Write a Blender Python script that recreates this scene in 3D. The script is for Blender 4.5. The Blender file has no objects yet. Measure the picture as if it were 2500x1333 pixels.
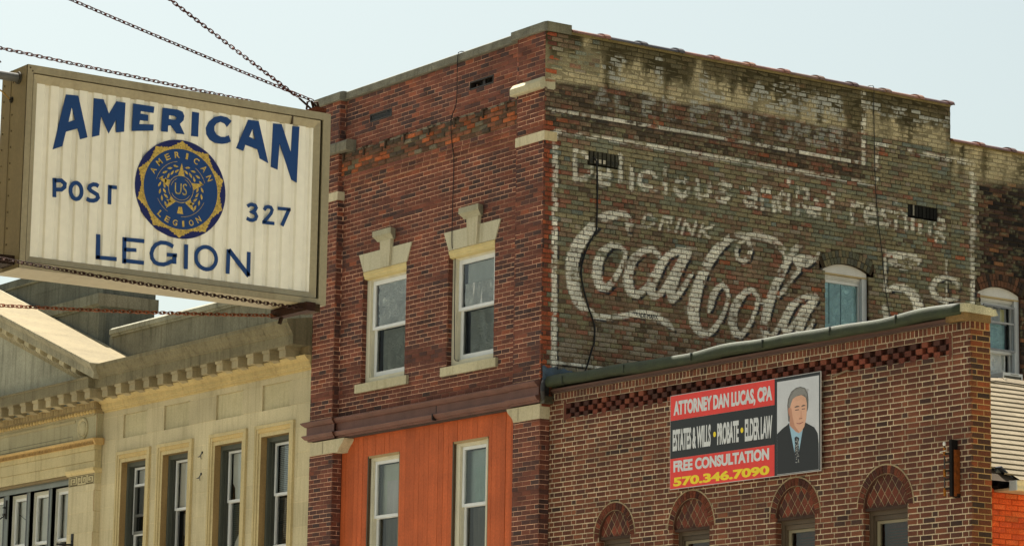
import bpy, math, random
import numpy as np
from mathutils import Matrix, Vector
from mathutils.geometry import tessellate_polygon
R = math.radians
random.seed(7)
RNG = np.random.default_rng(11)
scn = bpy.context.scene
col = scn.collection

# ------------------------------------------------------------------ camera, sky, sun, exposure
cam = bpy.data.cameras.new("camera")
cam.sensor_width = 36.0
cam.lens = 109.873
cam.clip_start = 0.1
cam.clip_end = 2000
camo = bpy.data.objects.new("camera", cam)
col.objects.link(camo)
_r = Vector((0.5708037906, 0.8209272168, 0.0161721146))
_u = Vector((0.1338371862, -0.1124556108, 0.9846021243))
_f = Vector((-0.8101053266, 0.5598501945, 0.1740606777))
camo.matrix_world = Matrix(((_r.x, _u.x, -_f.x, 34.949233), (_r.y, _u.y, -_f.y, -24.661531), (_r.z, _u.z, -_f.z, 1.6), (0, 0, 0, 1)))
scn.camera = camo

SUN_AZ = (-0.985, 0.17)          # horizontal direction towards the sun: along the street front, a little behind it
SUN_EL = R(60)
w = bpy.data.worlds.new("World"); scn.world = w; w.use_nodes = True
nt = w.node_tree; bg = nt.nodes["Background"]
sky = nt.nodes.new("ShaderNodeTexSky"); sky.sky_type = 'NISHITA'; sky.sun_disc = False
sky.sun_elevation = SUN_EL
sky.sun_rotation = math.atan2(SUN_AZ[0], SUN_AZ[1])
sky.altitude = 200; sky.air_density = 1.0; sky.dust_density = 4.0; sky.ozone_density = 1.0
hs = nt.nodes.new("ShaderNodeHueSaturation"); hs.inputs['Saturation'].default_value = 0.62          # summer haze
wb = nt.nodes.new("ShaderNodeMix"); wb.data_type = 'RGBA'; wb.blend_type = 'MULTIPLY'; wb.inputs[0].default_value = 1; wb.inputs[7].default_value = (.955, 1, .88, 1)   # white balance
nt.links.new(sky.outputs[0], hs.inputs['Color'])
nt.links.new(hs.outputs[0], wb.inputs[6])
nt.links.new(wb.outputs[2], bg.inputs[0])
bg.inputs[1].default_value = 0.054
sl = bpy.data.lights.new("sun", 'SUN'); sl.energy = 5.0; sl.angle = R(0.53); sl.color = (1.0, 0.93, 0.82)
so = bpy.data.objects.new("sun", sl); col.objects.link(so)
_sd = Vector((SUN_AZ[0]*math.cos(SUN_EL), SUN_AZ[1]*math.cos(SUN_EL), math.sin(SUN_EL)))
so.rotation_euler = _sd.to_track_quat('Z', 'Y').to_euler()
so.location = (0, 0, 60)
scn.view_settings.view_transform = 'Standard'; scn.view_settings.look = 'None'
scn.view_settings.exposure = 1.5; scn.view_settings.gamma = 1.0
scn.cycles.max_bounces = 6

# ------------------------------------------------------------------ colours and materials
def lin(c):
    c = c/255.0
    return c/12.92 if c <= 0.04045 else ((c+0.055)/1.055)**2.4
def C(r, g, b, k=1.15):
    return (min(.9, lin(r)*k), min(.9, lin(g)*k), min(.9, lin(b)*k))
def jit(c, a):
    f = 1+random.uniform(-a, a)
    return (c[0]*f, c[1]*f, c[2]*f)

def mat(name, rough=.85, metal=0, n1=(6, .25), n2=(60, .2), streak=0, bump=(120, .15), spec=.3, dark=(.3, .28, .24), coat=0):
    """colour comes from the mesh attribute 'Col', broken up by procedural noise, streaks and bumps"""
    m = bpy.data.materials.new(name); m.use_nodes = True
    t = m.node_tree; p = t.nodes["Principled BSDF"]
    at = t.nodes.new("ShaderNodeAttribute"); at.attribute_name = "Col"
    geo = t.nodes.new("ShaderNodeNewGeometry")
    last = at.outputs["Color"]
    def mul(fac_socket, lo, hi, last):
        mr = t.nodes.new("ShaderNodeMapRange"); mr.inputs[1].default_value = .3; mr.inputs[2].default_value = .7
        mr.inputs[3].default_value = lo; mr.inputs[4].default_value = hi
        t.links.new(fac_socket, mr.inputs[0])
        vm = t.nodes.new("ShaderNodeVectorMath"); vm.operation = 'SCALE'
        t.links.new(last, vm.inputs[0]); t.links.new(mr.outputs[0], vm.inputs['Scale'])
        return vm.outputs[0]
    for sc, a in (n1, n2):
        if a:
            n = t.nodes.new("ShaderNodeTexNoise"); n.inputs['Scale'].default_value = sc; n.inputs['Detail'].default_value = 5
            t.links.new(geo.outputs['Position'], n.inputs['Vector'])
            last = mul(n.outputs[0], 1-a, 1+a, last)
    if streak:
        mp = t.nodes.new("ShaderNodeMapping"); mp.inputs['Scale'].default_value = (7, 7, .45)
        n = t.nodes.new("ShaderNodeTexNoise"); n.inputs['Scale'].default_value = 1.6; n.inputs['Detail'].default_value = 7; n.inputs['Roughness'].default_value = .65
        t.links.new(geo.outputs['Position'], mp.inputs[0]); t.links.new(mp.outputs[0], n.inputs['Vector'])
        mr = t.nodes.new("ShaderNodeMapRange"); mr.inputs[1].default_value = .5; mr.inputs[2].default_value = .72
        mr.inputs[3].default_value = 0; mr.inputs[4].default_value = streak
        t.links.new(n.outputs[0], mr.inputs[0])
        mx = t.nodes.new("ShaderNodeMix"); mx.data_type = 'RGBA'; mx.blend_type = 'MULTIPLY'
        t.links.new(mr.outputs[0], mx.inputs[0]); t.links.new(last, mx.inputs[6]); mx.inputs[7].default_value = (*dark, 1)
        last = mx.outputs[2]
    t.links.new(last, p.inputs['Base Color'])
    p.inputs['Roughness'].default_value = rough; p.inputs['Metallic'].default_value = metal
    p.inputs['Specular IOR Level'].default_value = spec
    if coat: p.inputs['Coat Weight'].default_value = coat
    if bump:
        n = t.nodes.new("ShaderNodeTexNoise"); n.inputs['Scale'].default_value = bump[0]; n.inputs['Detail'].default_value = 4
        t.links.new(geo.outputs['Position'], n.inputs['Vector'])
        b = t.nodes.new("ShaderNodeBump"); b.inputs['Strength'].default_value = bump[1]; b.inputs['Distance'].default_value = .01
        t.links.new(n.outputs[0], b.inputs['Height']); t.links.new(b.outputs[0], p.inputs['Normal'])
    return m

M = {}
M['brick'] = mat('brick', .88, 0, (2.2, .16), (70, .3), 0, (90, .35))
M['mortar'] = mat('mortar', .95, 0, (5, .25), (90, .3), 0, (150, .3), .1)
M['oldbrick'] = mat('weathered brick', .92, 0, (1.4, .15), (55, .38), 0, (70, .6), .15)
M['stone'] = mat('limestone', .85, 0, (1.2, .12), (40, .1), .45, (60, .2), .2, (.50, .45, .36))
M['greystone'] = mat('weathered limestone', .9, 0, (1.5, .22), (35, .16), .75, (50, .35), .2, (.42, .41, .38))
M['concrete'] = mat('concrete', .92, 0, (4, .25), (90, .35), .4, (120, .5), .15, (.4, .38, .32))
M['terra'] = mat('brown terracotta', .6, 0, (3, .18), (60, .15), .35, (40, .15), .4, (.5, .42, .4))
M['paint'] = mat('painted wood', .55, 0, (4, .08), (50, .06), .2, (60, .08), .35, (.6, .55, .45))
M['boards'] = mat('orange stained boards', .7, 0, (3, .12), (30, .12), .42, (35, .25), .25, (.62, .5, .42))
M['vinyl'] = mat('white vinyl', .4, 0, (3, .04), (40, .03), .12, None, .4, (.7, .65, .55))
M['metal'] = mat('painted sheet metal', .5, 0, (3, .1), (50, .08), .35, (80, .05), .4, (.55, .47, .35))
M['rust'] = mat('rusty iron', .75, .55, (20, .35), (140, .4), 0, (150, .4), .3)
M['dark'] = mat('dark metal', .5, .3, (20, .2), (90, .2), 0, (90, .1), .4)
M['plastic'] = mat('sign plastic', .35, 0, (2.5, .05), (20, .03), .12, None, .4, (.75, .66, .5))
M['sticker'] = mat('flat vinyl film', .38, 0, (5, .05), (60, .04), 0, None, .4)
M['gold'] = mat('gold transfer', .5, .15, (40, .25), (160, .3), 0, None, .4)
M['shingle'] = mat('asphalt shingle', .95, 0, (1.5, .1), (160, .3), .2, (220, .5), .1, (.75, .68, .55))
M['tile'] = mat('glazed tile', .22, 0, (5, .25), (60, .2), .2, (60, .1), .5, (.45, .4, .38))
M['coping'] = mat('green roll roofing', .72, 0, (5, .3), (90, .35), .25, (60, .35), .4, (.5, .5, .35))
M['cloth'] = mat('curtain cloth', .9, 0, (3, .06), (50, .05), .15, None, .2, (.7, .7, .7))
M['tar'] = mat('tarred sheet', .5, 0, (12, .35), (80, .3), 0, (18, .8), .5)
M['room'] = mat('dark room', .95, 0, (2, .1), (20, .05), 0, None, .1)

def foil_mat(name, c, rough=.28, strength=.9, scale=5, metal=.08):
    m = bpy.data.materials.new(name); m.use_nodes = True; t = m.node_tree; p = t.nodes["Principled BSDF"]
    p.inputs['Base Color'].default_value = (*c, 1); p.inputs['Metallic'].default_value = metal; p.inputs['Roughness'].default_value = rough
    geo = t.nodes.new("ShaderNodeNewGeometry")
    v = t.nodes.new("ShaderNodeTexVoronoi"); v.inputs['Scale'].default_value = scale*1.6; v.feature = 'F1'
    n = t.nodes.new("ShaderNodeTexNoise"); n.inputs['Scale'].default_value = scale; n.inputs['Detail'].default_value = 8; n.inputs['Distortion'].default_value = 1.6
    ad = t.nodes.new("ShaderNodeMath"); ad.operation = 'ADD'
    mp = t.nodes.new("ShaderNodeVectorMath"); mp.operation = 'ADD'
    t.links.new(geo.outputs['Position'], n.inputs['Vector'])
    t.links.new(geo.outputs['Position'], mp.inputs[0]); t.links.new(n.outputs['Color'], mp.inputs[1]); t.links.new(mp.outputs[0], v.inputs['Vector'])
    t.links.new(n.outputs[0], ad.inputs[0]); t.links.new(v.outputs['Distance'], ad.inputs[1])
    b = t.nodes.new("ShaderNodeBump"); b.inputs['Strength'].default_value = strength; b.inputs['Distance'].default_value = .05
    t.links.new(ad.outputs[0], b.inputs['Height']); t.links.new(b.outputs[0], p.inputs['Normal'])
    return m
M['foil'] = foil_mat('crumpled silver foil', (.86, .90, .88), .32)
M['bluefoil'] = foil_mat('crumpled blue foil', (.52, .84, .92), .32, .9, 4)

def glass_mat(name, refl, tint=(.9, .95, .93)):
    m = bpy.data.materials.new(name); m.use_nodes = True; t = m.node_tree
    for n in list(t.nodes): t.nodes.remove(n)
    o = t.nodes.new("ShaderNodeOutputMaterial"); tr = t.nodes.new("ShaderNodeBsdfTransparent"); gl = t.nodes.new("ShaderNodeBsdfGlossy")
    tr.inputs[0].default_value = (*tint, 1); gl.inputs['Roughness'].default_value = .04
    lw = t.nodes.new("ShaderNodeFresnel"); lw.inputs['IOR'].default_value = refl
    mx = t.nodes.new("ShaderNodeMixShader")
    n = t.nodes.new("ShaderNodeTexNoise"); n.inputs['Scale'].default_value = 2.2
    geo = t.nodes.new("ShaderNodeNewGeometry"); t.links.new(geo.outputs['Position'], n.inputs['Vector'])
    b = t.nodes.new("ShaderNodeBump"); b.inputs['Strength'].default_value = .06; b.inputs['Distance'].default_value = .05
    t.links.new(n.outputs[0], b.inputs['Height']); t.links.new(b.outputs[0], gl.inputs['Normal'])
    t.links.new(lw.outputs[0], mx.inputs[0]); t.links.new(tr.outputs[0], mx.inputs[1]); t.links.new(gl.outputs[0], mx.inputs[2]); t.links.new(mx.outputs[0], o.inputs[0])
    return m
M['glass'] = glass_mat('window glass', 1.75, (.97, .99, .98))
M['screen'] = glass_mat('insect screen', 1.2, (.74, .76, .75))

# ------------------------------------------------------------------ object bookkeeping
def tag(o, label=None, cat=None, group=None, kind=None):
    if label: o['label'] = label
    if cat: o['category'] = cat
    if group: o['group'] = group
    if kind: o['kind'] = kind
    return o
def thing(name, loc, label, cat, group=None):
    o = bpy.data.objects.new(name, None); o.location = loc; o.empty_display_size = .3
    col.objects.link(o); return tag(o, label, cat, group)

def Front(Y0): return lambda u, v, d: (u, Y0-d, v)          # wall facing the street (-Y); d = distance out of the wall
def Side(X0): return lambda u, v, d: (X0+d, u, v)           # wall facing +X
def Ident(u, v, d): return (u, v, d)

class MB:
    """collects faces with one colour each; build() links them as one mesh object"""
    def __init__(s): s.v = []; s.f = []; s.c = []; s.m = []
    def add(s, pts, faces, c, m=0):
        o = len(s.v); s.v += pts; s.c += [c]*len(pts)
        for f in faces: s.f.append([i+o for i in f]); s.m.append(m)
        return s
    def box(s, T, u0, u1, v0, v1, d0, d1, c, m=0):
        p = [T(u, v, d) for d in (d0, d1) for (u, v) in ((u0, v0), (u1, v0), (u1, v1), (u0, v1))]
        return s.add(p, [(0, 1, 2, 3), (4, 5, 6, 7), (0, 1, 5, 4), (1, 2, 6, 5), (2, 3, 7, 6), (3, 0, 4, 7)], c, m)
    def prism(s, T, poly, d0, d1, c, m=0):
        n = len(poly)
        p = [T(u, v, d1) for u, v in poly]+[T(u, v, d0) for u, v in poly]
        return s.add(p, [tuple(range(n)), tuple(range(2*n-1, n-1, -1))]+[(i, (i+1) % n, n+(i+1) % n, n+i) for i in range(n)], c, m)
    def poly_holes(s, T, loops, d0, d1, c, m=0):
        tri = tessellate_polygon([[Vector((u, v, 0)) for u, v in lo] for lo in loops])
        flat = [q for lo in loops for q in lo]
        s.add([T(u, v, d1) for u, v in flat], [tuple(t) for t in tri], c, m)
        for lo in loops:
            n = len(lo)
            s.add([T(u, v, d1) for u, v in lo]+[T(u, v, d0) for u, v in lo], [(i, (i+1) % n, n+(i+1) % n, n+i) for i in range(n)], c, m)
        return s
    def profile(s, T, pts, u0, u1, c, m=0, e0=0, e1=0):
        """pts: closed section [(d, v)]; swept along u; e0/e1 = extra u per unit of d (mitred ends)"""
        n = len(pts)
        p = [T(u0-e0*d, v, d) for d, v in pts]+[T(u1+e1*d, v, d) for d, v in pts]
        return s.add(p, [tuple(range(n)), tuple(range(2*n-1, n-1, -1))]+[(i, (i+1) % n, n+(i+1) % n, n+i) for i in range(n)], c, m)
    def strip(s, T, pts, wid, d0, d1, c, m=0):
        """a flat stroke of given width along pts (u, v)"""
        P = [Vector(p) for p in pts]; n = len(P); L = []; Rr = []
        closed = (P[0]-P[-1]).length < 1e-6
        for i in range(n):
            a = P[i]-P[i-1] if i else (P[-1]-P[-2] if closed else P[1]-P[0])
            b = P[i+1]-P[i] if i < n-1 else (P[1]-P[0] if closed else a)
            t = (a.normalized()+b.normalized())
            t = t.normalized() if t.length > 1e-6 else a.normalized()
            nn = Vector((-t.y, t.x)); k = min(1.8, 1/max(.4, abs(nn.dot(Vector((-a.y, a.x)).normalized()))))
            L.append(P[i]+nn*wid/2*k); Rr.append(P[i]-nn*wid/2*k)
        for i in range(n-1):
            q = [L[i], L[i+1], Rr[i+1], Rr[i]]
            s.prism(T, [tuple(x) for x in q], d0, d1, c, m)
        return s
    def tube(s, pts, r, n, c, m=0, cap=True):
        P = [Vector(p) for p in pts]; o = len(s.v); k = len(P)
        closed = (P[0]-P[-1]).length < 1e-7
        if closed: P = P[:-1]; k -= 1
        ref = Vector((0, 0, 1))
        for i in range(k):
            t = (P[(i+1) % k]-P[i-1]) if closed else (P[min(i+1, k-1)]-P[max(i-1, 0)])
            t.normalize()
            if abs(t.dot(ref)) > .95: ref = Vector((1, 0, 0)) if abs(t.x) < .9 else Vector((0, 1, 0))
            a = t.cross(ref).normalized(); b = t.cross(a)
            rr = r[i] if isinstance(r, (list, tuple)) else r
            for j in range(n):
                g = 2*math.pi*j/n
                s.v.append(tuple(P[i]+a*rr*math.cos(g)+b*rr*math.sin(g))); s.c.append(c)
        for i in range(k if closed else k-1):
            for j in range(n):
                i2 = (i+1) % k
                s.f.append([o+i*n+j, o+i*n+(j+1) % n, o+i2*n+(j+1) % n, o+i2*n+j]); s.m.append(m)
        if cap and not closed:
            s.f.append([o+j for j in range(n)]); s.m.append(m)
            s.f.append([o+(k-1)*n+j for j in range(n)]); s.m.append(m)
        return s
    def lathe(s, T, prof, c, m=0, n=24, cu=0, cv=0):
        """prof [(radius, d)] turned about the axis through (cu, cv)"""
        o = len(s.v)
        for rr, d in prof:
            for j in range(n):
                g = 2*math.pi*j/n
                s.v.append(T(cu+rr*math.cos(g), cv+rr*math.sin(g), d)); s.c.append(c)
        for i in range(len(prof)-1):
            for j in range(n):
                s.f.append([o+i*n+j, o+i*n+(j+1) % n, o+(i+1)*n+(j+1) % n, o+(i+1)*n+j]); s.m.append(m)
        s.f.append([o+(len(prof)-1)*n+j for j in range(n)]); s.m.append(m)
        return s
    def build(s, name, mats, parent=None, smooth=False):
        me = bpy.data.meshes.new(name)
        off = Vector(parent_loc(parent)) if parent else Vector((0, 0, 0))
        me.from_pydata([tuple(Vector(p)-off) for p in s.v], [], s.f)
        if not isinstance(mats, (list, tuple)): mats = [mats]
        for m in mats: me.materials.append(m)
        if len(mats) > 1: me.polygons.foreach_set('material_index', np.array(s.m, dtype=np.int32))
        a = me.color_attributes.new('Col', 'FLOAT_COLOR', 'POINT')
        cc = np.ones((len(s.v), 4), dtype=np.float32); cc[:, :3] = np.array(s.c, dtype=np.float32)
        a.data.foreach_set('color', cc.ravel())
        if smooth: me.polygons.foreach_set('use_smooth', np.ones(len(me.polygons), dtype=bool))
        me.update()
        o = bpy.data.objects.new(name, me); col.objects.link(o)
        if parent: o.parent = parent
        return o
def parent_loc(p):
    l = Vector((0, 0, 0))
    while p: l += p.location; p = p.parent
    return l

# ------------------------------------------------------------------ noise and brickwork
def _h(ix, iy, seed):
    n = (ix.astype(np.int64)*374761393+iy.astype(np.int64)*668265263+seed*974634777) & 0x7fffffff
    n = (n ^ (n >> 13))*1274126177 & 0x7fffffff
    return ((n ^ (n >> 16)) & 0xffff)/65535.0
def vnoise(x, y, seed=0):
    ix = np.floor(x); iy = np.floor(y); fx = x-ix; fy = y-iy
    fx = fx*fx*(3-2*fx); fy = fy*fy*(3-2*fy)
    a = _h(ix, iy, seed); b = _h(ix+1, iy, seed); c = _h(ix, iy+1, seed); d = _h(ix+1, iy+1, seed)
    return (a*(1-fx)+b*fx)*(1-fy)+(c*(1-fx)+d*fx)*fy
def fbm(x, y, seed=0, oct=4):
    s = 0; a = .5; t = 0
    for k in range(oct):
        s = s+a*vnoise(x*2**k, y*2**k, seed+k*17); t += a; a *= .5
    return s/t
def sst(x, a, b):
    t = np.clip((x-a)/(b-a), 0, 1); return t*t*(3-2*t)

def brick_rects(u0, u1, v0, v1, course, L, joint, bond, openings, ph=0, vph=0):
    """bricks as (ua, ub, va, vb, header) and the mortar strips behind them; openings: list of fn(v)->(ua, ub) or None"""
    B = []; S = []
    k0 = int(math.floor((v0-vph)/course)); k1 = int(math.ceil((v1-vph)/course))
    for k in range(k0, k1):
        a = vph+k*course; b = a+course
        a2 = max(a, v0); b2 = min(b, v1)
        if b2-a2 < .006: continue
        iv = [(u0, u1)]
        for fo in openings:
            r_ = fo((a2+b2)/2)
            if not r_: continue
            nv = []
            for (p, q) in iv:
                if r_[1] <= p or r_[0] >= q: nv.append((p, q)); continue
                if r_[0] > p: nv.append((p, r_[0]))
                if r_[1] < q: nv.append((r_[1], q))
            iv = nv
        for p, q in iv: S.append((p, q, a2, b2))
        x = u0-L*2+ph
        seq = []
        if bond == 'run':
            x += (L/2 if k % 2 else 0)
            while x < u1: seq.append((x, x+L, 0)); x += L
        elif bond == 'common':                      # header course every seventh
            if k % 7 == 3:
                x += L/4
                while x < u1: seq.append((x, x+L/2, 1)); x += L/2
            else:
                x += (L/2 if k % 2 else 0)+random.uniform(-.012, .012)
                while x < u1:
                    l = L*random.uniform(.97, 1.03); seq.append((x, x+l, 0)); x += l
        else:                                       # monk bond: two stretchers and a header
            x += (L*1.25 if k % 2 else 0)
            i = 0
            while x < u1:
                l = L/2 if i % 3 == 2 else L
                seq.append((x, x+l, i % 3 == 2)); x += l; i += 1
        for (xa, xb, hd) in seq:
            for p, q in iv:
                ca = max(xa+joint/2, p); cb = min(xb-joint/2, q)
                if cb-ca > .018: B.append((ca, cb, a2+joint/2, b2-joint/2, hd))
    return np.array(B), S

def brickwork(name, parent, T, B, S, colorf, mortarf, mats, nx=2, ny=1, jd=.006, rough=.002, soft=.003, thick=.03, md=None, mnx=1.0):
    """one mesh: every brick a block with its own jitter, in front of a recessed mortar sheet"""
    N = len(B)
    ua, ub, va, vb = B[:, 0], B[:, 1], B[:, 2], B[:, 3]
    e = .05
    tx = np.concatenate([[0], np.linspace(e, 1-e, max(2, nx-1)) if nx > 2 else np.array([.06, .94]), [1]])
    ty = np.concatenate([[0], np.linspace(.12, .88, max(2, ny-1)) if ny > 2 else np.array([.14, .86]), [1]])
    gx, gy = np.meshgrid(tx, ty); nxv, nyv = len(tx), len(ty); n1 = nxv*nyv
    gx = gx.ravel(); gy = gy.ravel()
    U = ua[:, None]+(ub-ua)[:, None]*gx[None]; V = va[:, None]+(vb-va)[:, None]*gy[None]
    # jitter of the brick as a whole and of its corners
    soft = min(soft, jd*.45)
    out = np.clip(RNG.normal(0, rough, N), -jd*.25, rough*3)[:, None]; tilt = np.clip(RNG.normal(0, rough*.7, (N, 2)), -jd*.1, jd*.1)
    D = out+tilt[:, :1]*(gx-.5)[None]*2+tilt[:, 1:]*(gy-.5)[None]*2
    edge = (gx == 0) | (gx == 1) | (gy == 0) | (gy == 1)
    D = D-edge[None]*soft
    J = RNG.normal(0, soft*.35, (2, N, n1))*edge[None, None]
    U = U+J[0]; V = V+J[1]
    per = [j for j in range(nxv)]+[i*nxv+nxv-1 for i in range(1, nyv)]+[(nyv-1)*nxv+j for j in range(nxv-2, -1, -1)]+[i*nxv for i in range(nyv-2, 0, -1)]
    U2 = U[:, per]; V2 = V[:, per]; D2 = np.full_like(U2, -thick)
    UU = np.concatenate([U, U2], 1); VV = np.concatenate([V, V2], 1); DD = np.concatenate([D, D2], 1)
    nv = UU.shape[1]; np_ = len(per)
    f = []
    for i in range(nyv-1):
        for j in range(nxv-1):
            a = i*nxv+j; f.append((a, a+1, a+1+nxv, a+nxv))
    for i in range(np_):
        i2 = (i+1) % np_; f.append((per[i], n1+i, n1+i2, per[i2]))
    f = np.array(f); F = (f[None]+(np.arange(N)*nv)[:, None, None]).reshape(-1, 4)
    rnd = RNG.random((N, 4))
    Cc = colorf(UU, VV, rnd[:, :, None], B[:, 4][:, None])           # (3, N, nv)
    X, Yy, Z = T(UU.ravel(), VV.ravel(), DD.ravel())
    X = np.broadcast_to(X, (N*nv,)); Yy = np.broadcast_to(Yy, (N*nv,)); Z = np.broadcast_to(Z, (N*nv,))
    P = np.stack([X, Yy, Z], 1)
    Cl = np.stack([np.broadcast_to(c, UU.shape).ravel() for c in Cc], 1)
    # mortar sheet
    mv = []; mc = []; mf = []
    for (p, q, a, b) in S:
        k = max(1, int((q-p)/mnx))
        xs = np.linspace(p, q, k+1)
        o = len(mv)
        for x in xs: mv += [(x, a), (x, b)]
        mf += [(o+2*i, o+2*i+2, o+2*i+3, o+2*i+1) for i in range(k)]
    mv = np.array(mv); dep = -jd if md is None else md(mv[:, 0], mv[:, 1])
    mc = np.stack([np.broadcast_to(c, (len(mv),)) for c in mortarf(mv[:, 0], mv[:, 1])], 1)
    mx, my, mz = T(mv[:, 0], mv[:, 1], dep+np.zeros(len(mv)))
    MP = np.stack([np.broadcast_to(mx, (len(mv),)), np.broadcast_to(my, (len(mv),)), np.broadcast_to(mz, (len(mv),))], 1)
    F2 = np.array(mf)+len(P)
    AP = np.concatenate([P, MP]); AC = np.concatenate([Cl, mc]); AF = np.concatenate([F, F2])
    if parent: AP = AP-np.array(parent_loc(parent))
    me = bpy.data.meshes.new(name)
    me.vertices.add(len(AP)); me.vertices.foreach_set('co', AP.astype(np.float32).ravel())
    me.loops.add(len(AF)*4); me.loops.foreach_set('vertex_index', AF.astype(np.int32).ravel())
    me.polygons.add(len(AF)); me.polygons.foreach_set('loop_start', (np.arange(len(AF))*4).astype(np.int32))
    for m in mats: me.materials.append(m)
    me.polygons.foreach_set('material_index', np.concatenate([np.zeros(len(F)), np.ones(len(F2))]).astype(np.int32))
    me.update(calc_edges=True); me.validate()
    a = me.color_attributes.new('Col', 'FLOAT_COLOR', 'POINT')
    cc = np.ones((len(AP), 4), dtype=np.float32); cc[:, :3] = np.clip(AC, 0.004, .9)
    a.data.foreach_set('color', cc.ravel())
    o = bpy.data.objects.new(name, me); col.objects.link(o)
    if parent: o.parent = parent
    return o

def rect_op(a, b, c, d): return lambda v: (a, b) if c < v < d else None
def pal(cs, k=1.15):
    return np.array([C(*c, k) for c in cs])
def pick(P, w, r):
    """P palette (n,3), w cumulative weights arrays (n, ...) ; r random (N,1)"""
    cw = np.cumsum(w, 0); cw = cw/cw[-1]
    idx = (r[None] > cw).sum(0)
    return P[np.clip(idx, 0, len(P)-1)]
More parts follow.
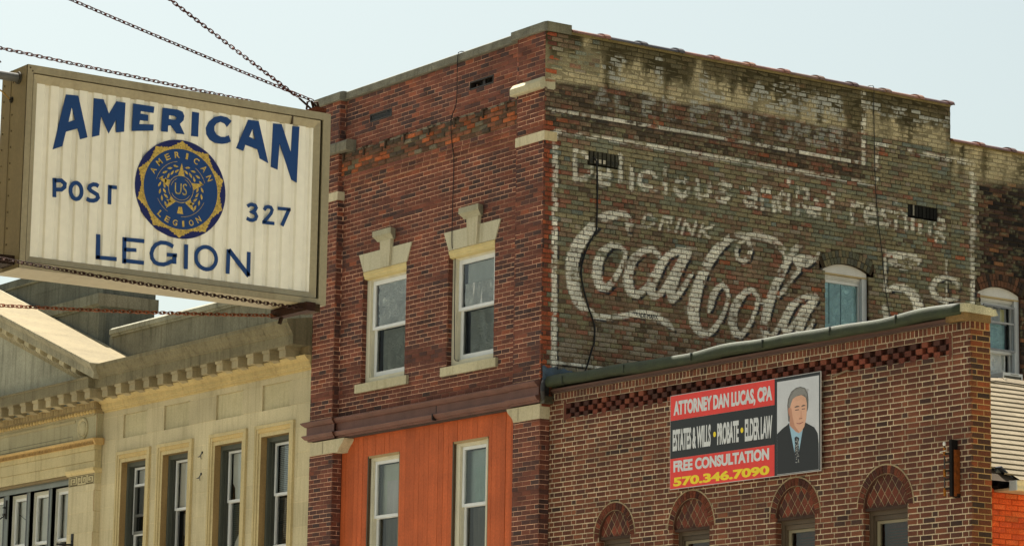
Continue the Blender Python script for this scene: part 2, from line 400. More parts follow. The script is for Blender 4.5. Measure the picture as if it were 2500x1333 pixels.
# painted strokes of the mural and the sign letters, in wall metres
PAINT=[[(1.497,9.986,0.116),(1.516,10.068,0.145),(1.426,10.137,0.164),(1.25,10.155,0.145),(1.017,10.07,0.145),(0.826,9.896,0.164),(0.665,9.71,0.203),(0.562,9.548,0.216),(0.508,9.368,0.228),(0.51,9.211,0.235),(0.542,9.026,0.222),(0.611,8.861,0.193),(0.747,8.734,0.145),(0.921,8.666,0.106),(1.172,8.666,0.093),(1.405,8.71,0.081),(1.561,8.755,0.096),(1.718,8.775,0.125),(1.915,8.772,0.145),(2.073,8.741,0.145),(2.213,8.684,0.106),(2.323,8.607,0.039)],[(1.353,9.705,0.077),(1.178,9.7,0.096),(1.024,9.571,0.145),(0.949,9.387,0.174),(0.942,9.228,0.183),(1.002,9.109,0.164),(1.109,9.073,0.116),(1.224,9.181,0.106),(1.338,9.353,0.087),(1.415,9.505,0.077),(1.452,9.637,0.068),(1.354,9.697,0.058)],[(2.024,9.656,0.106),(1.924,9.733,0.096),(1.747,9.688,0.106),(1.591,9.557,0.135),(1.51,9.389,0.164),(1.487,9.227,0.183),(1.541,9.074,0.154),(1.656,9.039,0.116),(1.792,9.149,0.087),(1.929,9.309,0.077),(2.066,9.469,0.077)],[(2.504,9.761,0.116),(2.363,9.753,0.116),(2.204,9.677,0.106),(2.085,9.535,0.145),(2.007,9.398,0.164),(1.919,9.26,0.174),(1.891,9.128,0.154),(1.951,9.047,0.116),(2.07,9.1,0.096),(2.188,9.258,0.093),(2.345,9.501,0.096)],[(2.564,9.768,0.154),(2.445,9.593,0.174),(2.326,9.37,0.177),(2.248,9.168,0.183),(2.279,9.043,0.135),(2.389,9.119,0.096),(2.508,9.277,0.087),(2.627,9.452,0.077)],[(3.681,10.131,0.058),(3.538,10.127,0.1),(3.361,10.085,0.125),(3.202,9.967,0.15),(3.062,9.824,0.166),(2.94,9.662,0.174),(2.836,9.469,0.174),(2.751,9.292,0.183),(2.691,9.091,0.208),(2.658,8.907,0.208),(2.694,8.73,0.183),(2.799,8.624,0.141),(2.93,8.602,0.1),(3.051,8.698,0.096),(3.173,8.85,0.086),(3.26,9.013,0.075),(3.312,9.187,0.075),(3.294,9.297,0.083),(3.205,9.364,0.083),(3.1,9.289,0.1),(3.022,9.169,0.125),(2.979,9.011,0.108),(2.945,8.924,0.042)],[(3.538,10.127,0.075),(3.788,10.158,0.108),(4.004,10.155,0.12),(4.203,10.101,0.133),(4.33,10.016,0.125),(4.375,9.908,0.05)],[(3.681,10.074,0.075),(3.726,9.938,0.086),(3.682,9.819,0.086),(3.593,9.745,0.08),(3.469,9.78,0.07),(3.45,9.891,0.07),(3.521,10.012,0.06),(3.645,10.084,0.05)],[(3.863,9.247,0.066),(3.755,9.348,0.091),(3.631,9.306,0.1),(3.507,9.18,0.141),(3.41,9.015,0.153),(3.381,8.83,0.163),(3.429,8.689,0.133),(3.545,8.652,0.1),(3.668,8.776,0.086),(3.757,8.912,0.076),(3.828,9.074,0.07),(3.854,9.204,0.07),(3.971,9.188,0.066),(4.096,9.244,0.058)],[(4.667,10.135,0.1),(4.512,9.988,0.125),(4.403,9.833,0.136),(4.294,9.635,0.153),(4.204,9.483,0.153),(4.132,9.333,0.153),(4.06,9.156,0.174),(4.007,8.981,0.163),(3.972,8.808,0.153),(4.026,8.687,0.116),(4.133,8.691,0.083),(4.223,8.806,0.076),(4.313,8.956,0.07)],[(5.063,10.125,0.042),(4.97,9.956,0.07),(4.786,9.834,0.086),(4.621,9.829,0.116),(4.548,9.892,0.083),(4.694,9.938,0.1),(4.86,9.95,0.083)],[(4.64,9.739,0.08),(4.512,9.603,0.07),(4.367,9.43,0.086),(4.258,9.319,0.066)],[(4.969,9.368,0.1),(4.786,9.362,0.091),(4.622,9.287,0.1),(4.494,9.174,0.136),(4.395,9.022,0.146),(4.34,8.889,0.141),(4.386,8.787,0.1),(4.494,8.862,0.08),(4.622,9.032,0.08),(4.731,9.2,0.075)],[(4.951,9.352,0.15),(4.804,9.165,0.153),(4.695,8.982,0.159),(4.64,8.835,0.15),(4.731,8.759,0.083),(4.859,8.914,0.08),(4.932,9.022,0.066)],[(6.331,10.213,0.06),(6.327,9.643,0.06)],[(6.367,10.18,0.096),(6.661,10.177,0.149),(7.007,10.199,0.117)],[(6.415,10.073,0.064),(6.636,10.033,0.128),(6.882,10.043,0.096),(7.019,10.153,0.074)],[(6.352,9.627,0.074),(6.511,9.692,0.102),(6.707,9.704,0.123),(6.879,9.62,0.181),(6.977,9.509,0.213),(7.012,9.325,0.223)],[(6.314,9.363,0.106),(6.361,9.219,0.159)],[(7.817,9.847,0.085),(7.755,9.935,0.077),(7.579,9.976,0.072),(7.378,9.911,0.111),(7.264,9.766,0.132),(7.325,9.651,0.117),(7.525,9.591,0.081),(7.802,9.671,0.064)],[(7.574,10.227,0.047),(7.572,10.028,0.047)],[(7.571,9.895,0.038),(7.566,9.517,0.047)],[(0.075,11.504,0.066),(2.702,11.532,0.066),(5.902,11.52,0.066)],[(5.902,11.527,0.09),(5.908,12.688,0.09)],[(0.193,11.214,0.066),(2.705,11.234,0.066),(6.146,11.218,0.066)],[(6.162,11.22,0.09),(6.166,11.867,0.09)],[(6.166,11.867,0.066),(7.67,11.817,0.066),(8.166,11.807,0.066)],[(8.14,11.784,0.1),(8.112,9.592,0.1)],[(0.194,11.155,0.1),(0.221,7.903,0.1)],[(0.22,7.949,0.05),(1.125,7.933,0.05),(2.433,7.911,0.05)],[(0.544,10.567,0.085),(0.538,10.979,0.085),(0.701,10.961,0.085),(0.812,10.838,0.085),(0.813,10.714,0.085),(0.706,10.589,0.085),(0.544,10.567,0.085)],[(0.936,10.678,0.085),(1.145,10.693,0.085),(1.112,10.784,0.085),(1.039,10.809,0.085),(0.956,10.743,0.085),(0.936,10.652,0.085),(1,10.562,0.085),(1.126,10.576,0.085)],[(1.334,10.631,0.085),(1.329,11.011,0.085)],[(1.539,10.562,0.085),(1.536,10.8,0.085)],[(1.535,10.872,0.085),(1.535,10.891,0.085)],[(1.977,10.809,0.085),(1.853,10.849,0.085),(1.699,10.779,0.085),(1.669,10.682,0.085),(1.763,10.587,0.085),(1.979,10.616,0.085)],[(2.142,10.569,0.085),(2.139,10.857,0.085)],[(2.139,10.943,0.085),(2.138,10.966,0.085)],[(2.445,10.839,0.085),(2.332,10.755,0.085),(2.333,10.644,0.085),(2.447,10.562,0.085),(2.561,10.646,0.085),(2.56,10.757,0.085),(2.445,10.839,0.085)],[(2.723,10.843,0.085),(2.724,10.63,0.085),(2.815,10.577,0.085),(2.95,10.645,0.085)],[(2.949,10.845,0.085),(2.951,10.579,0.085)],[(3.329,10.832,0.085),(3.192,10.857,0.085),(3.113,10.789,0.085),(3.307,10.684,0.085),(3.262,10.603,0.085),(3.102,10.615,0.085)],[(3.606,10.823,0.075),(3.721,10.867,0.075),(3.814,10.8,0.075),(3.815,10.593,0.075)],[(3.814,10.731,0.075),(3.652,10.742,0.075),(3.595,10.658,0.075),(3.676,10.591,0.075),(3.814,10.648,0.075)],[(3.938,10.567,0.075),(3.938,10.861,0.075)],[(3.938,10.788,0.075),(4.05,10.864,0.075),(4.163,10.792,0.075),(4.164,10.57,0.075)],[(4.437,11.071,0.075),(4.437,10.588,0.075)],[(4.437,10.815,0.075),(4.331,10.87,0.075),(4.236,10.755,0.075),(4.268,10.614,0.075),(4.353,10.587,0.075),(4.437,10.645,0.075)],[(4.618,10.597,0.075),(4.618,10.981,0.075),(4.8,10.965,0.075),(4.81,10.831,0.075),(4.618,10.789,0.075)],[(4.703,10.79,0.075),(4.831,10.6,0.075)],[(4.863,10.702,0.075),(5.054,10.717,0.075),(5.025,10.795,0.075),(4.959,10.816,0.075),(4.882,10.758,0.075),(4.863,10.68,0.075),(4.92,10.603,0.075),(5.035,10.616,0.075)],[(5.31,10.957,0.075),(5.222,10.981,0.075),(5.204,10.902,0.075),(5.204,10.588,0.075)],[(5.134,10.849,0.075),(5.31,10.852,0.075)],[(5.67,10.602,0.075),(5.671,10.877,0.075)],[(5.671,10.794,0.075),(5.762,10.879,0.075),(5.875,10.867,0.075)],[(5.931,10.74,0.075),(6.144,10.757,0.075),(6.112,10.852,0.075),(6.038,10.877,0.075),(5.953,10.808,0.075),(5.931,10.713,0.075),(5.994,10.619,0.075),(6.122,10.635,0.075)],[(6.448,10.853,0.075),(6.32,10.877,0.075),(6.245,10.81,0.075),(6.425,10.707,0.075),(6.382,10.626,0.075),(6.233,10.637,0.075)],[(6.548,11.017,0.075),(6.545,10.611,0.075)],[(6.546,10.801,0.075),(6.65,10.867,0.075),(6.753,10.805,0.075),(6.752,10.615,0.075)],[(6.885,10.623,0.075),(6.887,10.852,0.075)],[(6.887,10.921,0.075),(6.887,10.939,0.075)],[(7.035,10.608,0.075),(7.037,10.863,0.075)],[(7.036,10.799,0.075),(7.137,10.864,0.075),(7.237,10.802,0.075),(7.236,10.611,0.075)],[(7.528,10.828,0.075),(7.423,10.851,0.075),(7.348,10.764,0.075),(7.421,10.693,0.075),(7.527,10.731,0.075),(7.528,10.841,0.075)],[(7.421,10.681,0.075),(7.379,10.631,0.075),(7.526,10.597,0.075),(7.504,10.512,0.075),(7.377,10.51,0.075),(7.357,10.583,0.075)],[(1.721,10.037,0.05),(1.792,10.218,0.05),(1.903,10.212,0.05),(1.958,10.16,0.05),(1.936,10.105,0.05),(1.838,10.049,0.05),(1.721,10.037,0.05)],[(2.044,10.035,0.05),(2.116,10.229,0.05),(2.263,10.224,0.05),(2.247,10.156,0.05),(2.08,10.132,0.05)],[(2.151,10.134,0.05),(2.221,10.039,0.05)],[(2.34,10.038,0.05),(2.413,10.221,0.05)],[(2.445,10.024,0.05),(2.518,10.213,0.05),(2.639,10.029,0.05),(2.712,10.218,0.05)],[(2.759,10.014,0.05),(2.833,10.204,0.05)],[(3.029,10.209,0.05),(2.815,10.109,0.05),(2.955,10.019,0.05)]]
FADED=[[(0.893,11.682,0.085),(0.997,11.922,0.085),(1.021,11.922,0.085),(1.132,11.685,0.085)],[(0.939,11.766,0.085),(1.083,11.768,0.085)],[(1.267,11.929,0.085),(1.27,11.689,0.085),(1.438,11.691,0.085)],[(1.753,11.699,0.085),(1.751,11.964,0.085),(1.91,11.953,0.085),(1.921,11.86,0.085),(1.752,11.837,0.085),(1.942,11.821,0.085),(1.933,11.714,0.085),(1.753,11.699,0.085)],[(2.293,11.96,0.085),(2.114,11.958,0.085),(2.116,11.703,0.085),(2.295,11.705,0.085)],[(2.115,11.83,0.085),(2.258,11.832,0.085)],[(2.626,11.704,0.085),(2.624,11.972,0.085),(2.791,11.96,0.085),(2.801,11.866,0.085),(2.625,11.838,0.085)],[(2.703,11.838,0.085),(2.822,11.706,0.085)],[(2.912,11.915,0.09),(2.808,11.954,0.09),(2.693,11.898,0.09),(2.655,11.818,0.09),(2.694,11.738,0.09),(2.81,11.685,0.09),(2.913,11.726,0.09)],[(3.293,11.953,0.09),(3.183,11.895,0.09),(3.156,11.81,0.09),(3.184,11.726,0.09),(3.295,11.671,0.09),(3.405,11.728,0.09),(3.432,11.813,0.09),(3.404,11.898,0.09),(3.293,11.953,0.09)],[(3.508,11.941,0.09),(3.509,11.747,0.09),(3.57,11.683,0.09),(3.65,11.684,0.09),(3.71,11.749,0.09),(3.709,11.943,0.09)],[(3.818,11.936,0.09),(4.083,11.939,0.09)],[(3.95,11.938,0.09),(3.951,11.69,0.09)],[(4.224,11.945,0.09),(4.224,11.758,0.09),(4.295,11.697,0.09),(4.389,11.698,0.09),(4.46,11.761,0.09),(4.46,11.948,0.09)],[(4.586,11.697,0.09),(4.586,11.947,0.09),(4.802,11.937,0.09),(4.815,11.849,0.09),(4.586,11.822,0.09)],[(4.687,11.823,0.09),(4.84,11.7,0.09)],[(5.16,11.953,0.09),(4.968,11.951,0.09),(4.967,11.7,0.09),(5.159,11.702,0.09)],[(4.968,11.826,0.09),(5.121,11.827,0.09)],[(5.272,11.705,0.09),(5.272,11.956,0.09),(5.45,11.946,0.09),(5.461,11.858,0.09),(5.272,11.831,0.09)],[(5.356,11.832,0.09),(5.481,11.707,0.09)],[(2.832,12.406,0.16),(2.834,12.125,0.16),(3.154,12.13,0.16)],[(3.74,12.147,0.16),(3.893,12.41,0.16),(3.927,12.411,0.16),(4.082,12.153,0.16)],[(3.808,12.239,0.16),(4.013,12.243,0.16)],[(4.223,12.443,0.16),(4.586,12.449,0.16),(4.223,12.144,0.16),(4.586,12.149,0.16)],[(5.032,12.434,0.16),(4.713,12.428,0.16),(4.713,12.152,0.16),(5.032,12.157,0.16)],[(4.713,12.29,0.16),(4.968,12.294,0.16)],[(5.144,12.139,0.16),(5.144,12.429,0.16),(5.405,12.419,0.16),(5.42,12.318,0.16),(5.144,12.284,0.16)],[(5.266,12.286,0.16),(5.45,12.144,0.16)],[(1.356,12.375,0.14),(1.239,12.418,0.14),(1.108,12.355,0.14),(1.066,12.264,0.14),(1.111,12.175,0.14),(1.242,12.117,0.14),(1.359,12.164,0.14),(1.358,12.254,0.14),(1.241,12.252,0.14)],[(2.011,12.193,0.14),(2.008,12.497,0.14)],[(6.046,12.409,0.2),(6.666,12.397,0.2),(7.677,12.4,0.2)]]
SIGN_POLYS=[[[(-17.209,5.493),(-17.134,5.497),(-17.068,5.273),(-17.112,5.256),(-17.13,5.314),(-17.2,5.286),(-17.218,5.203),(-17.274,5.177)],[(-17.171,5.429),(-17.148,5.36),(-17.187,5.342)]],[[(-17.039,5.497),(-16.979,5.499),(-16.943,5.423),(-16.9,5.5),(-16.844,5.5),(-16.846,5.336),(-16.894,5.325),(-16.896,5.4),(-16.94,5.313),(-16.991,5.406),(-16.997,5.294),(-17.04,5.279)]],[[(-16.795,5.503),(-16.664,5.504),(-16.667,5.468),(-16.747,5.467),(-16.748,5.452),(-16.7,5.452),(-16.7,5.417),(-16.75,5.415),(-16.754,5.392),(-16.664,5.402),(-16.665,5.368),(-16.798,5.347)]],[[(-16.612,5.506),(-16.517,5.508),(-16.485,5.501),(-16.473,5.479),(-16.477,5.453),(-16.5,5.429),(-16.468,5.375),(-16.518,5.372),(-16.554,5.412),(-16.573,5.411),(-16.574,5.373),(-16.615,5.371)],[(-16.57,5.469),(-16.535,5.471),(-16.521,5.463),(-16.525,5.451),(-16.539,5.447),(-16.571,5.447)]],[[(-16.424,5.51),(-16.38,5.51),(-16.381,5.373),(-16.425,5.371)]],[[(-16.17,5.493),(-16.2,5.51),(-16.241,5.513),(-16.281,5.5),(-16.315,5.469),(-16.333,5.431),(-16.329,5.395),(-16.307,5.367),(-16.271,5.352),(-16.226,5.353),(-16.19,5.363),(-16.171,5.375),(-16.185,5.409),(-16.209,5.395),(-16.236,5.392),(-16.263,5.401),(-16.279,5.422),(-16.28,5.446),(-16.266,5.467),(-16.239,5.478),(-16.214,5.472),(-16.198,5.455)]],[[(-16.062,5.516),(-15.994,5.517),(-15.923,5.284),(-15.979,5.303),(-15.996,5.354),(-16.076,5.369),(-16.088,5.332),(-16.134,5.342)],[(-16.032,5.468),(-16.012,5.407),(-16.053,5.418)]],[[(-15.899,5.518),(-15.843,5.521),(-15.776,5.365),(-15.771,5.52),(-15.725,5.523),(-15.732,5.196),(-15.768,5.209),(-15.853,5.411),(-15.861,5.254),(-15.905,5.265)]]]
SIGN_STROKES=[([(-17.257,5.021),(-17.252,4.916)],0.0215),([(-17.256,5.008),(-17.215,5.013),(-17.193,4.998),(-17.194,4.979),(-17.212,4.963),(-17.243,4.959)],0.0215),([(-17.09,4.968),(-17.09,4.958),(-17.092,4.949),(-17.096,4.94),(-17.101,4.933),(-17.107,4.927),(-17.114,4.924),(-17.121,4.922),(-17.129,4.923),(-17.136,4.926),(-17.143,4.931),(-17.148,4.938),(-17.153,4.947),(-17.156,4.956),(-17.157,4.966),(-17.157,4.976),(-17.155,4.985),(-17.151,4.994),(-17.146,5.001),(-17.14,5.007),(-17.133,5.01),(-17.125,5.012),(-17.118,5.011),(-17.11,5.008),(-17.104,5.003),(-17.098,4.996),(-17.094,4.988),(-17.091,4.978),(-17.09,4.968)],0.0215),([(-16.989,5.011),(-17.003,5.017),(-17.02,5.017),(-17.04,5.007),(-17.045,4.99),(-17.033,4.979),(-17.014,4.971),(-16.995,4.963),(-16.989,4.947),(-17.0,4.933),(-17.016,4.926),(-17.038,4.925),(-17.057,4.932)],0.0215),([(-16.92,5.026),(-16.918,4.919)],0.0215),([(-16.922,5.016),(-16.877,5.018)],0.02),([(-16.049,5.018),(-16.035,5.028),(-16.02,5.033),(-15.999,5.029),(-15.992,5.017),(-16.001,5.0),(-16.021,4.989),(-15.997,4.983),(-15.988,4.968),(-15.995,4.951),(-16.012,4.942),(-16.031,4.942),(-16.051,4.949)],0.0192),([(-15.94,5.011),(-15.929,5.027),(-15.915,5.033),(-15.897,5.03),(-15.888,5.018),(-15.894,4.998),(-15.913,4.973),(-15.941,4.94)],0.0192),([(-15.949,4.939),(-15.871,4.941)],0.0184),([(-15.85,5.031),(-15.767,5.035)],0.0184),([(-15.776,5.037),(-15.821,4.935)],0.0215),([(-16.979,4.744),(-16.975,4.608)],0.0246),([(-16.986,4.616),(-16.861,4.62)],0.0215),([(-16.818,4.747),(-16.814,4.602)],0.023),([(-16.82,4.736),(-16.696,4.74)],0.0215),([(-16.818,4.679),(-16.742,4.684)],0.02),([(-16.82,4.617),(-16.693,4.619)],0.0215),([(-16.514,4.731),(-16.535,4.741),(-16.561,4.746),(-16.592,4.745),(-16.621,4.73),(-16.64,4.706),(-16.648,4.678),(-16.643,4.651),(-16.626,4.631),(-16.6,4.623),(-16.569,4.624),(-16.539,4.636),(-16.516,4.652)],0.0215),([(-16.504,4.687),(-16.503,4.636)],0.0246),([(-16.55,4.682),(-16.488,4.685)],0.02),([(-16.432,4.753),(-16.429,4.615)],0.023),([(-16.239,4.693),(-16.24,4.679),(-16.244,4.666),(-16.252,4.654),(-16.261,4.643),(-16.273,4.635),(-16.287,4.63),(-16.301,4.628),(-16.316,4.63),(-16.33,4.634),(-16.342,4.641),(-16.353,4.651),(-16.361,4.662),(-16.366,4.676),(-16.368,4.69),(-16.367,4.704),(-16.363,4.717),(-16.356,4.729),(-16.346,4.739),(-16.334,4.747),(-16.32,4.752),(-16.306,4.754),(-16.292,4.753),(-16.278,4.749),(-16.265,4.742),(-16.254,4.732),(-16.246,4.72),(-16.241,4.707),(-16.239,4.693)],0.0215),([(-16.162,4.757),(-16.163,4.619)],0.023),([(-16.161,4.755),(-16.026,4.622)],0.0261),([(-16.031,4.758),(-16.03,4.621)],0.023)]
# ------------------------------------------------------------------ windows
WHITE = C(214, 216, 214, 1.0); CREAM = C(206, 200, 176, 1.0); GREYG = C(92, 98, 92)
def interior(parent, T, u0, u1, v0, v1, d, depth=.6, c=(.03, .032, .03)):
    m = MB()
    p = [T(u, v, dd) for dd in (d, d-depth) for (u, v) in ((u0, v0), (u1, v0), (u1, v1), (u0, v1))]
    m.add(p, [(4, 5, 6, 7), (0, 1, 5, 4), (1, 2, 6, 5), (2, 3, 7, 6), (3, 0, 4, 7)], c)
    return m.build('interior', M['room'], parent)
def ring(m, T, u0, u1, v0, v1, w_, d0, d1, c, wt=None, wb=None):
    wt = wt or w_; wb = wb or w_
    m.box(T, u0, u0+w_, v0, v1, d0, d1, c); m.box(T, u1-w_, u1, v0, v1, d0, d1, c)
    m.box(T, u0+w_, u1-w_, v1-wt, v1, d0, d1-.002, c); m.box(T, u0+w_, u1-w_, v0, v0+wb, d0, d1-.002, c)
def wavy_sheet(T, u0, u1, v0, v1, d, c, nu=24, nv=10, amp=.02, wl=.09, seed=0, slack=0, jag=0):
    m = MB(); pts = []
    for j in range(nv+1):
        for i in range(nu+1):
            s = i/nu; t = j/nv
            u = u0+(u1-u0)*s; v = v0+(v1-v0)*t
            dd = d+amp*math.sin(u*2*math.pi/wl+seed+.8*math.sin(v*3+seed))*(.6+.4*math.sin(v*5+u*7+seed))
            if j == 0: v += slack*math.sin(s*9+seed)
            if i == 0: u += jag*random.uniform(0, 1)
            pts.append(T(u, v, dd))
    f = [(j*(nu+1)+i, j*(nu+1)+i+1, (j+1)*(nu+1)+i+1, (j+1)*(nu+1)+i) for j in range(nv) for i in range(nu)]
    m.add(pts, f, c); return m
def blind_mb(T, u0, u1, v0, v1, d, c, pitch=.028):
    m = MB(); k = max(1, int((v1-v0)/pitch))
    for i in range(k):
        a = v0+i*pitch
        m.add([T(u0, a, d+.012), T(u1, a, d+.012), T(u1, a+pitch*.93, d-.006), T(u0, a+pitch*.93, d-.006)], [(0, 1, 2, 3)], c)
    return m
def pane(parent, T, u0, u1, v0, v1, d, m='glass'):
    b = MB(); b.add([T(u0, v0, d), T(u1, v0, d), T(u1, v1, d), T(u0, v1, d)], [(0, 1, 2, 3)], (.5, .5, .5))
    return b.build('pane', M[m], parent)

def sash_window(parent, T, u0, u1, v0, v1, d, jamb, fcol, scol, rail, head=None, sillh=.06, sw=.06, label=None, fmat='paint', smat='vinyl', back=(.03, .032, .03), deep=.10):
    """outer frame with an upper and a lower sash; returns the window and the clear openings of both sashes"""
    head = head or jamb
    f = MB(); ring(f, T, u0, u1, v0, v1, jamb, d-deep, d, fcol, head, sillh)
    f.box(T, u0+jamb, u0+jamb+.014, v0+sillh, v1-head, d-deep, d-.018, jit(fcol, .05))      # stops
    f.box(T, u0+jamb+.014, u1-jamb, v1-head-.016, v1-head, d-deep, d-.018, jit(fcol, .05))
    win = f.build('window', M[fmat], parent)
    if label: win['label'] = label
    a, b = u0+jamb+.016, u1-jamb-.004; c, e = v0+sillh+.004, v1-head-.018
    up = MB(); ring(up, T, a, b, rail-.02, e, sw, d-.075, d-.03, scol, sw*.9, .045); s1 = up.build('sash', M[smat], win)
    lo = MB(); ring(lo, T, a, b, c, rail+.02, sw, d-.115, d-.072, scol, .045, sw*1.15); s2 = lo.build('sash', M[smat], win)
    U = (a+sw, b-sw, rail+.025, e-sw*.9); Lw = (a+sw, b-sw, c+sw*1.15, rail-.025)
    pane(win, T, *U, d-.055)
    pane(win, T, *Lw, d-.094)
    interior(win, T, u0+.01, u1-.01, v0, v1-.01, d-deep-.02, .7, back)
    return win, U, Lw

def reveal(parent, T, ops, depth, colf, mof, course, ph, side=1):
    """brick jambs of openings: a strip of the wall turned into the opening (left side faces +u)"""
    for (u0, u1, v0, v1) in ops:
        for (uu, sg) in ((u0, 1), (u1, -1)):
            TT = (lambda uu, sg: lambda a, v, d: T(uu+sg*(d-.004), v, -a))(uu, sg)
            B, S = brick_rects(0.0, depth, v0, v1, course, .203, .007, 'run', [], 0, ph)
            brickwork('jamb', parent, TT, B, S, colf, mof, (M['brick'], M['mortar']), 2, 1, .003, .001, .001, .012)

# ------------------------------------------------------------------ the brick building with the painted side wall
CO = .0677
bld = thing('brick_building', (0, 0, 0), 'three storey dark red brick building with a faded soft drink mural on its side wall', 'building')
FM = Front(.115); FP = Front(0.0); SM = Side(0.0)

def front_col(U, V, r, hd):
    P = pal([(108, 63, 50), (98, 58, 47), (118, 68, 52), (82, 54, 48), (70, 51, 48), (132, 74, 52)], 1.0)
    par = sst(V[:, :1], 11.75, 11.85); red = sst(V[:, :1], 11.0, 11.1)*(1-par)
    blot = fbm(U[:, :1]*1.1, V[:, :1]*1.6, 5); dk = sst(blot, .5, .66)
    wts = np.stack([1.0+0*dk, .9+0*dk, .5+.9*red+.7*par, .35+1.3*dk*(1-red*.8), .12+.8*dk*(1-red*.8), .07+.35*red+.1*par])
    c = pick(P, wts[:, :, 0], r[:, 0, 0])
    c = c*(1+(r[:, 1]-.5)*.18)
    pk = np.array([1.10, 1.14, 1.2])*par+1-par
    c = c*pk
    n = fbm(U*9, V*22, 3, 3)
    f = (.78+.44*n)
    end = sst(np.abs(fbm(U*4, V*9, 9)), .62, .8)*.35
    f = f*(1-end)
    return np.stack([c[:, k:k+1]*f for k in range(3)])
def front_mor(u, v):
    n = fbm(u*3, v*8, 21)
    par = sst(v, 11.7, 11.9); lowz = 1-sst(v, 7.0, 7.6)
    b = np.array(C(216, 172, 142)); d = np.array(C(104, 72, 58)); g = np.array(C(120, 84, 70))
    m = sst(n, .30, .52)
    return [((b[k]*m+d[k]*(1-m))*(1-par*.55)+g[k]*par*.55*(.6+.8*m)) for k in range(3)]

WL = (-4.886, -3.672, 8.13, 9.85); WR = (-2.543, -1.342, 8.13, 9.85)
VL = (-4.80, -4.18, 12.17, 12.292); VR = (-2.07, -1.45, 12.17, 12.292)
ops = [rect_op(*x) for x in (WL, WR, VL, VR)]
B, S = brick_rects(-5.50, -.68, 7.56, 11.22, CO, .203, .0085, 'run', ops, 0, 7.56)
fw1 = brickwork('front_wall', bld, FM, B, S, front_col, front_mor, (M['brick'], M['mortar']), 3, 1, .0035, .0012, .0012)
B, S = brick_rects(-5.50, -.68, 11.22, 12.64, CO, .203, .009, 'run', ops, .06, 7.56)
brickwork('parapet_wall', bld, FM, B, S, front_col, front_mor, (M['brick'], M['mortar']), 3, 1, .004, .003, .004)
# stepped corbel courses and the torn strip left where a cornice came off
for i, (z0, z1, d) in enumerate(((11.222, 11.287, .018), (11.29, 11.355, .036), (11.36, 11.425, .054))):
    B, S = brick_rects(-5.5, -.68, z0, z1, .065, .203, .006, 'run', [], .05*i, z0)
    brickwork('corbel_course', bld, Front(.115-d), B, S, front_col, front_mor, (M['brick'], M['mortar']), 2, 1, .002, .0015, .0015, .03+d)
def torn_col(U, V, r, hd):
    P = pal([(118, 76, 56), (92, 68, 54), (150, 84, 52), (72, 62, 52), (106, 98, 82)])
    top = sst(V[:, :1], 11.68, 11.75)
    wts = np.stack([1-.7*top, 1+0*top, .7*(1-top), .3+1.8*top, .25+.5*top])
    c = pick(P, wts[:, :, 0], r[:, 0, 0])*(1+(r[:, 1]-.5)*.4)
    f = .65+.7*fbm(U*14, V*26, 31, 3)
    return np.stack([c[:, k:k+1]*f for k in range(3)])
def torn_mor(u, v):
    n = fbm(u*6, v*10, 12); a = np.array(C(120, 108, 84)); b = np.array(C(58, 46, 38))
    return [a[k]*n+b[k]*(1-n) for k in range(3)]
B, S = brick_rects(-5.5, -.70, 11.43, 11.775, .069, .2, .012, 'run', [], .08, 11.43)
B = B[RNG.random(len(B)) > .06]
brickwork('torn_course', bld, Front(.055), B, S, torn_col, torn_mor, (M['oldbrick'], M['mortar']), 4, 2, .012, .009, .007, .06)
m = MB()
m.box(Front(.115), -5.5, -.68, 11.43, 11.775, .001, .046, C(70, 56, 46))
for x in np.arange(-5.45, -.75, .11):
    h = random.uniform(-.01, .022); m.box(Front(.115), x, x+.1, 11.765, 11.785+h, .0, random.uniform(.03, .085), jit(C(104, 98, 84), .25))
for x in (-5.45, -4.86, -4.25, -3.72, -3.05, -2.36, -1.62, -1.02):
    m.box(Front(.115), x, x+.028, 11.66, 11.79, .05, .082, C(70, 58, 48)); m.box(Front(.115), x-.01, x+.10, 11.782, 11.80, .05, .088, C(66, 56, 46))
m.build('broken_mortar', M['concrete'], bld)
# pilasters
for nm, a, b in (('pilaster', -6.15, -5.50), ('pilaster', -.68, 0.0)):
    B, S = brick_rects(a, b, 7.66, 11.06, CO, .203, .0085, 'run', [], .03, 7.56)
    pw = brickwork(nm, bld, FP, B, S, front_col, front_mor, (M['brick'], M['mortar']), 3, 1, .0035, .0012, .0012)
    B, S = brick_rects(a, b, 11.193, 12.63, CO, .203, .009, 'run', [rect_op(a, b, 11.80, 11.96)], .03, 7.56)
    brickwork('pilaster_top', bld, FP, B, S, front_col, front_mor, (M['brick'], M['mortar']), 3, 1, .004, .003, .004)
    for z0, z1 in ((7.66, 11.06), (11.193, 11.8), (11.96, 12.63)):
        B, S = brick_rects(0.0, .115, z0, z1, CO, .203, .006, 'run', [], 0, 7.56)
        if b < -1: brickwork('pilaster_side', pw, Side(b), B, S, front_col, front_mor, (M['brick'], M['mortar']), 2, 1, .002, .001, .001)
        else: brickwork('pilaster_side', pw, lambda u, v, d, a=a: (a-d, u, v), B, S, front_col, front_mor, (M['brick'], M['mortar']), 2, 1, .002, .001, .001)
# lower pilasters (street storey seen at the bottom)
for a, b in ((-6.13, -5.45), (-.65, 0.0)):
    B, S = brick_rects(a, b, 3.0, 7.135, CO, .203, .0085, 'run', [], .04, 0)
    pw = brickwork('pilaster', bld, Front(0.0), B, S, front_col, front_mor, (M['brick'], M['mortar']), 3, 1, .0035, .0012, .0012)
    B, S = brick_rects(0.0, .16, 3.0, 7.135, CO, .203, .006, 'run', [], 0, 0)
    brickwork('pilaster_side', pw, Side(b), B, S, front_col, front_mor, (M['brick'], M['mortar']), 2, 1, .002, .001, .001)
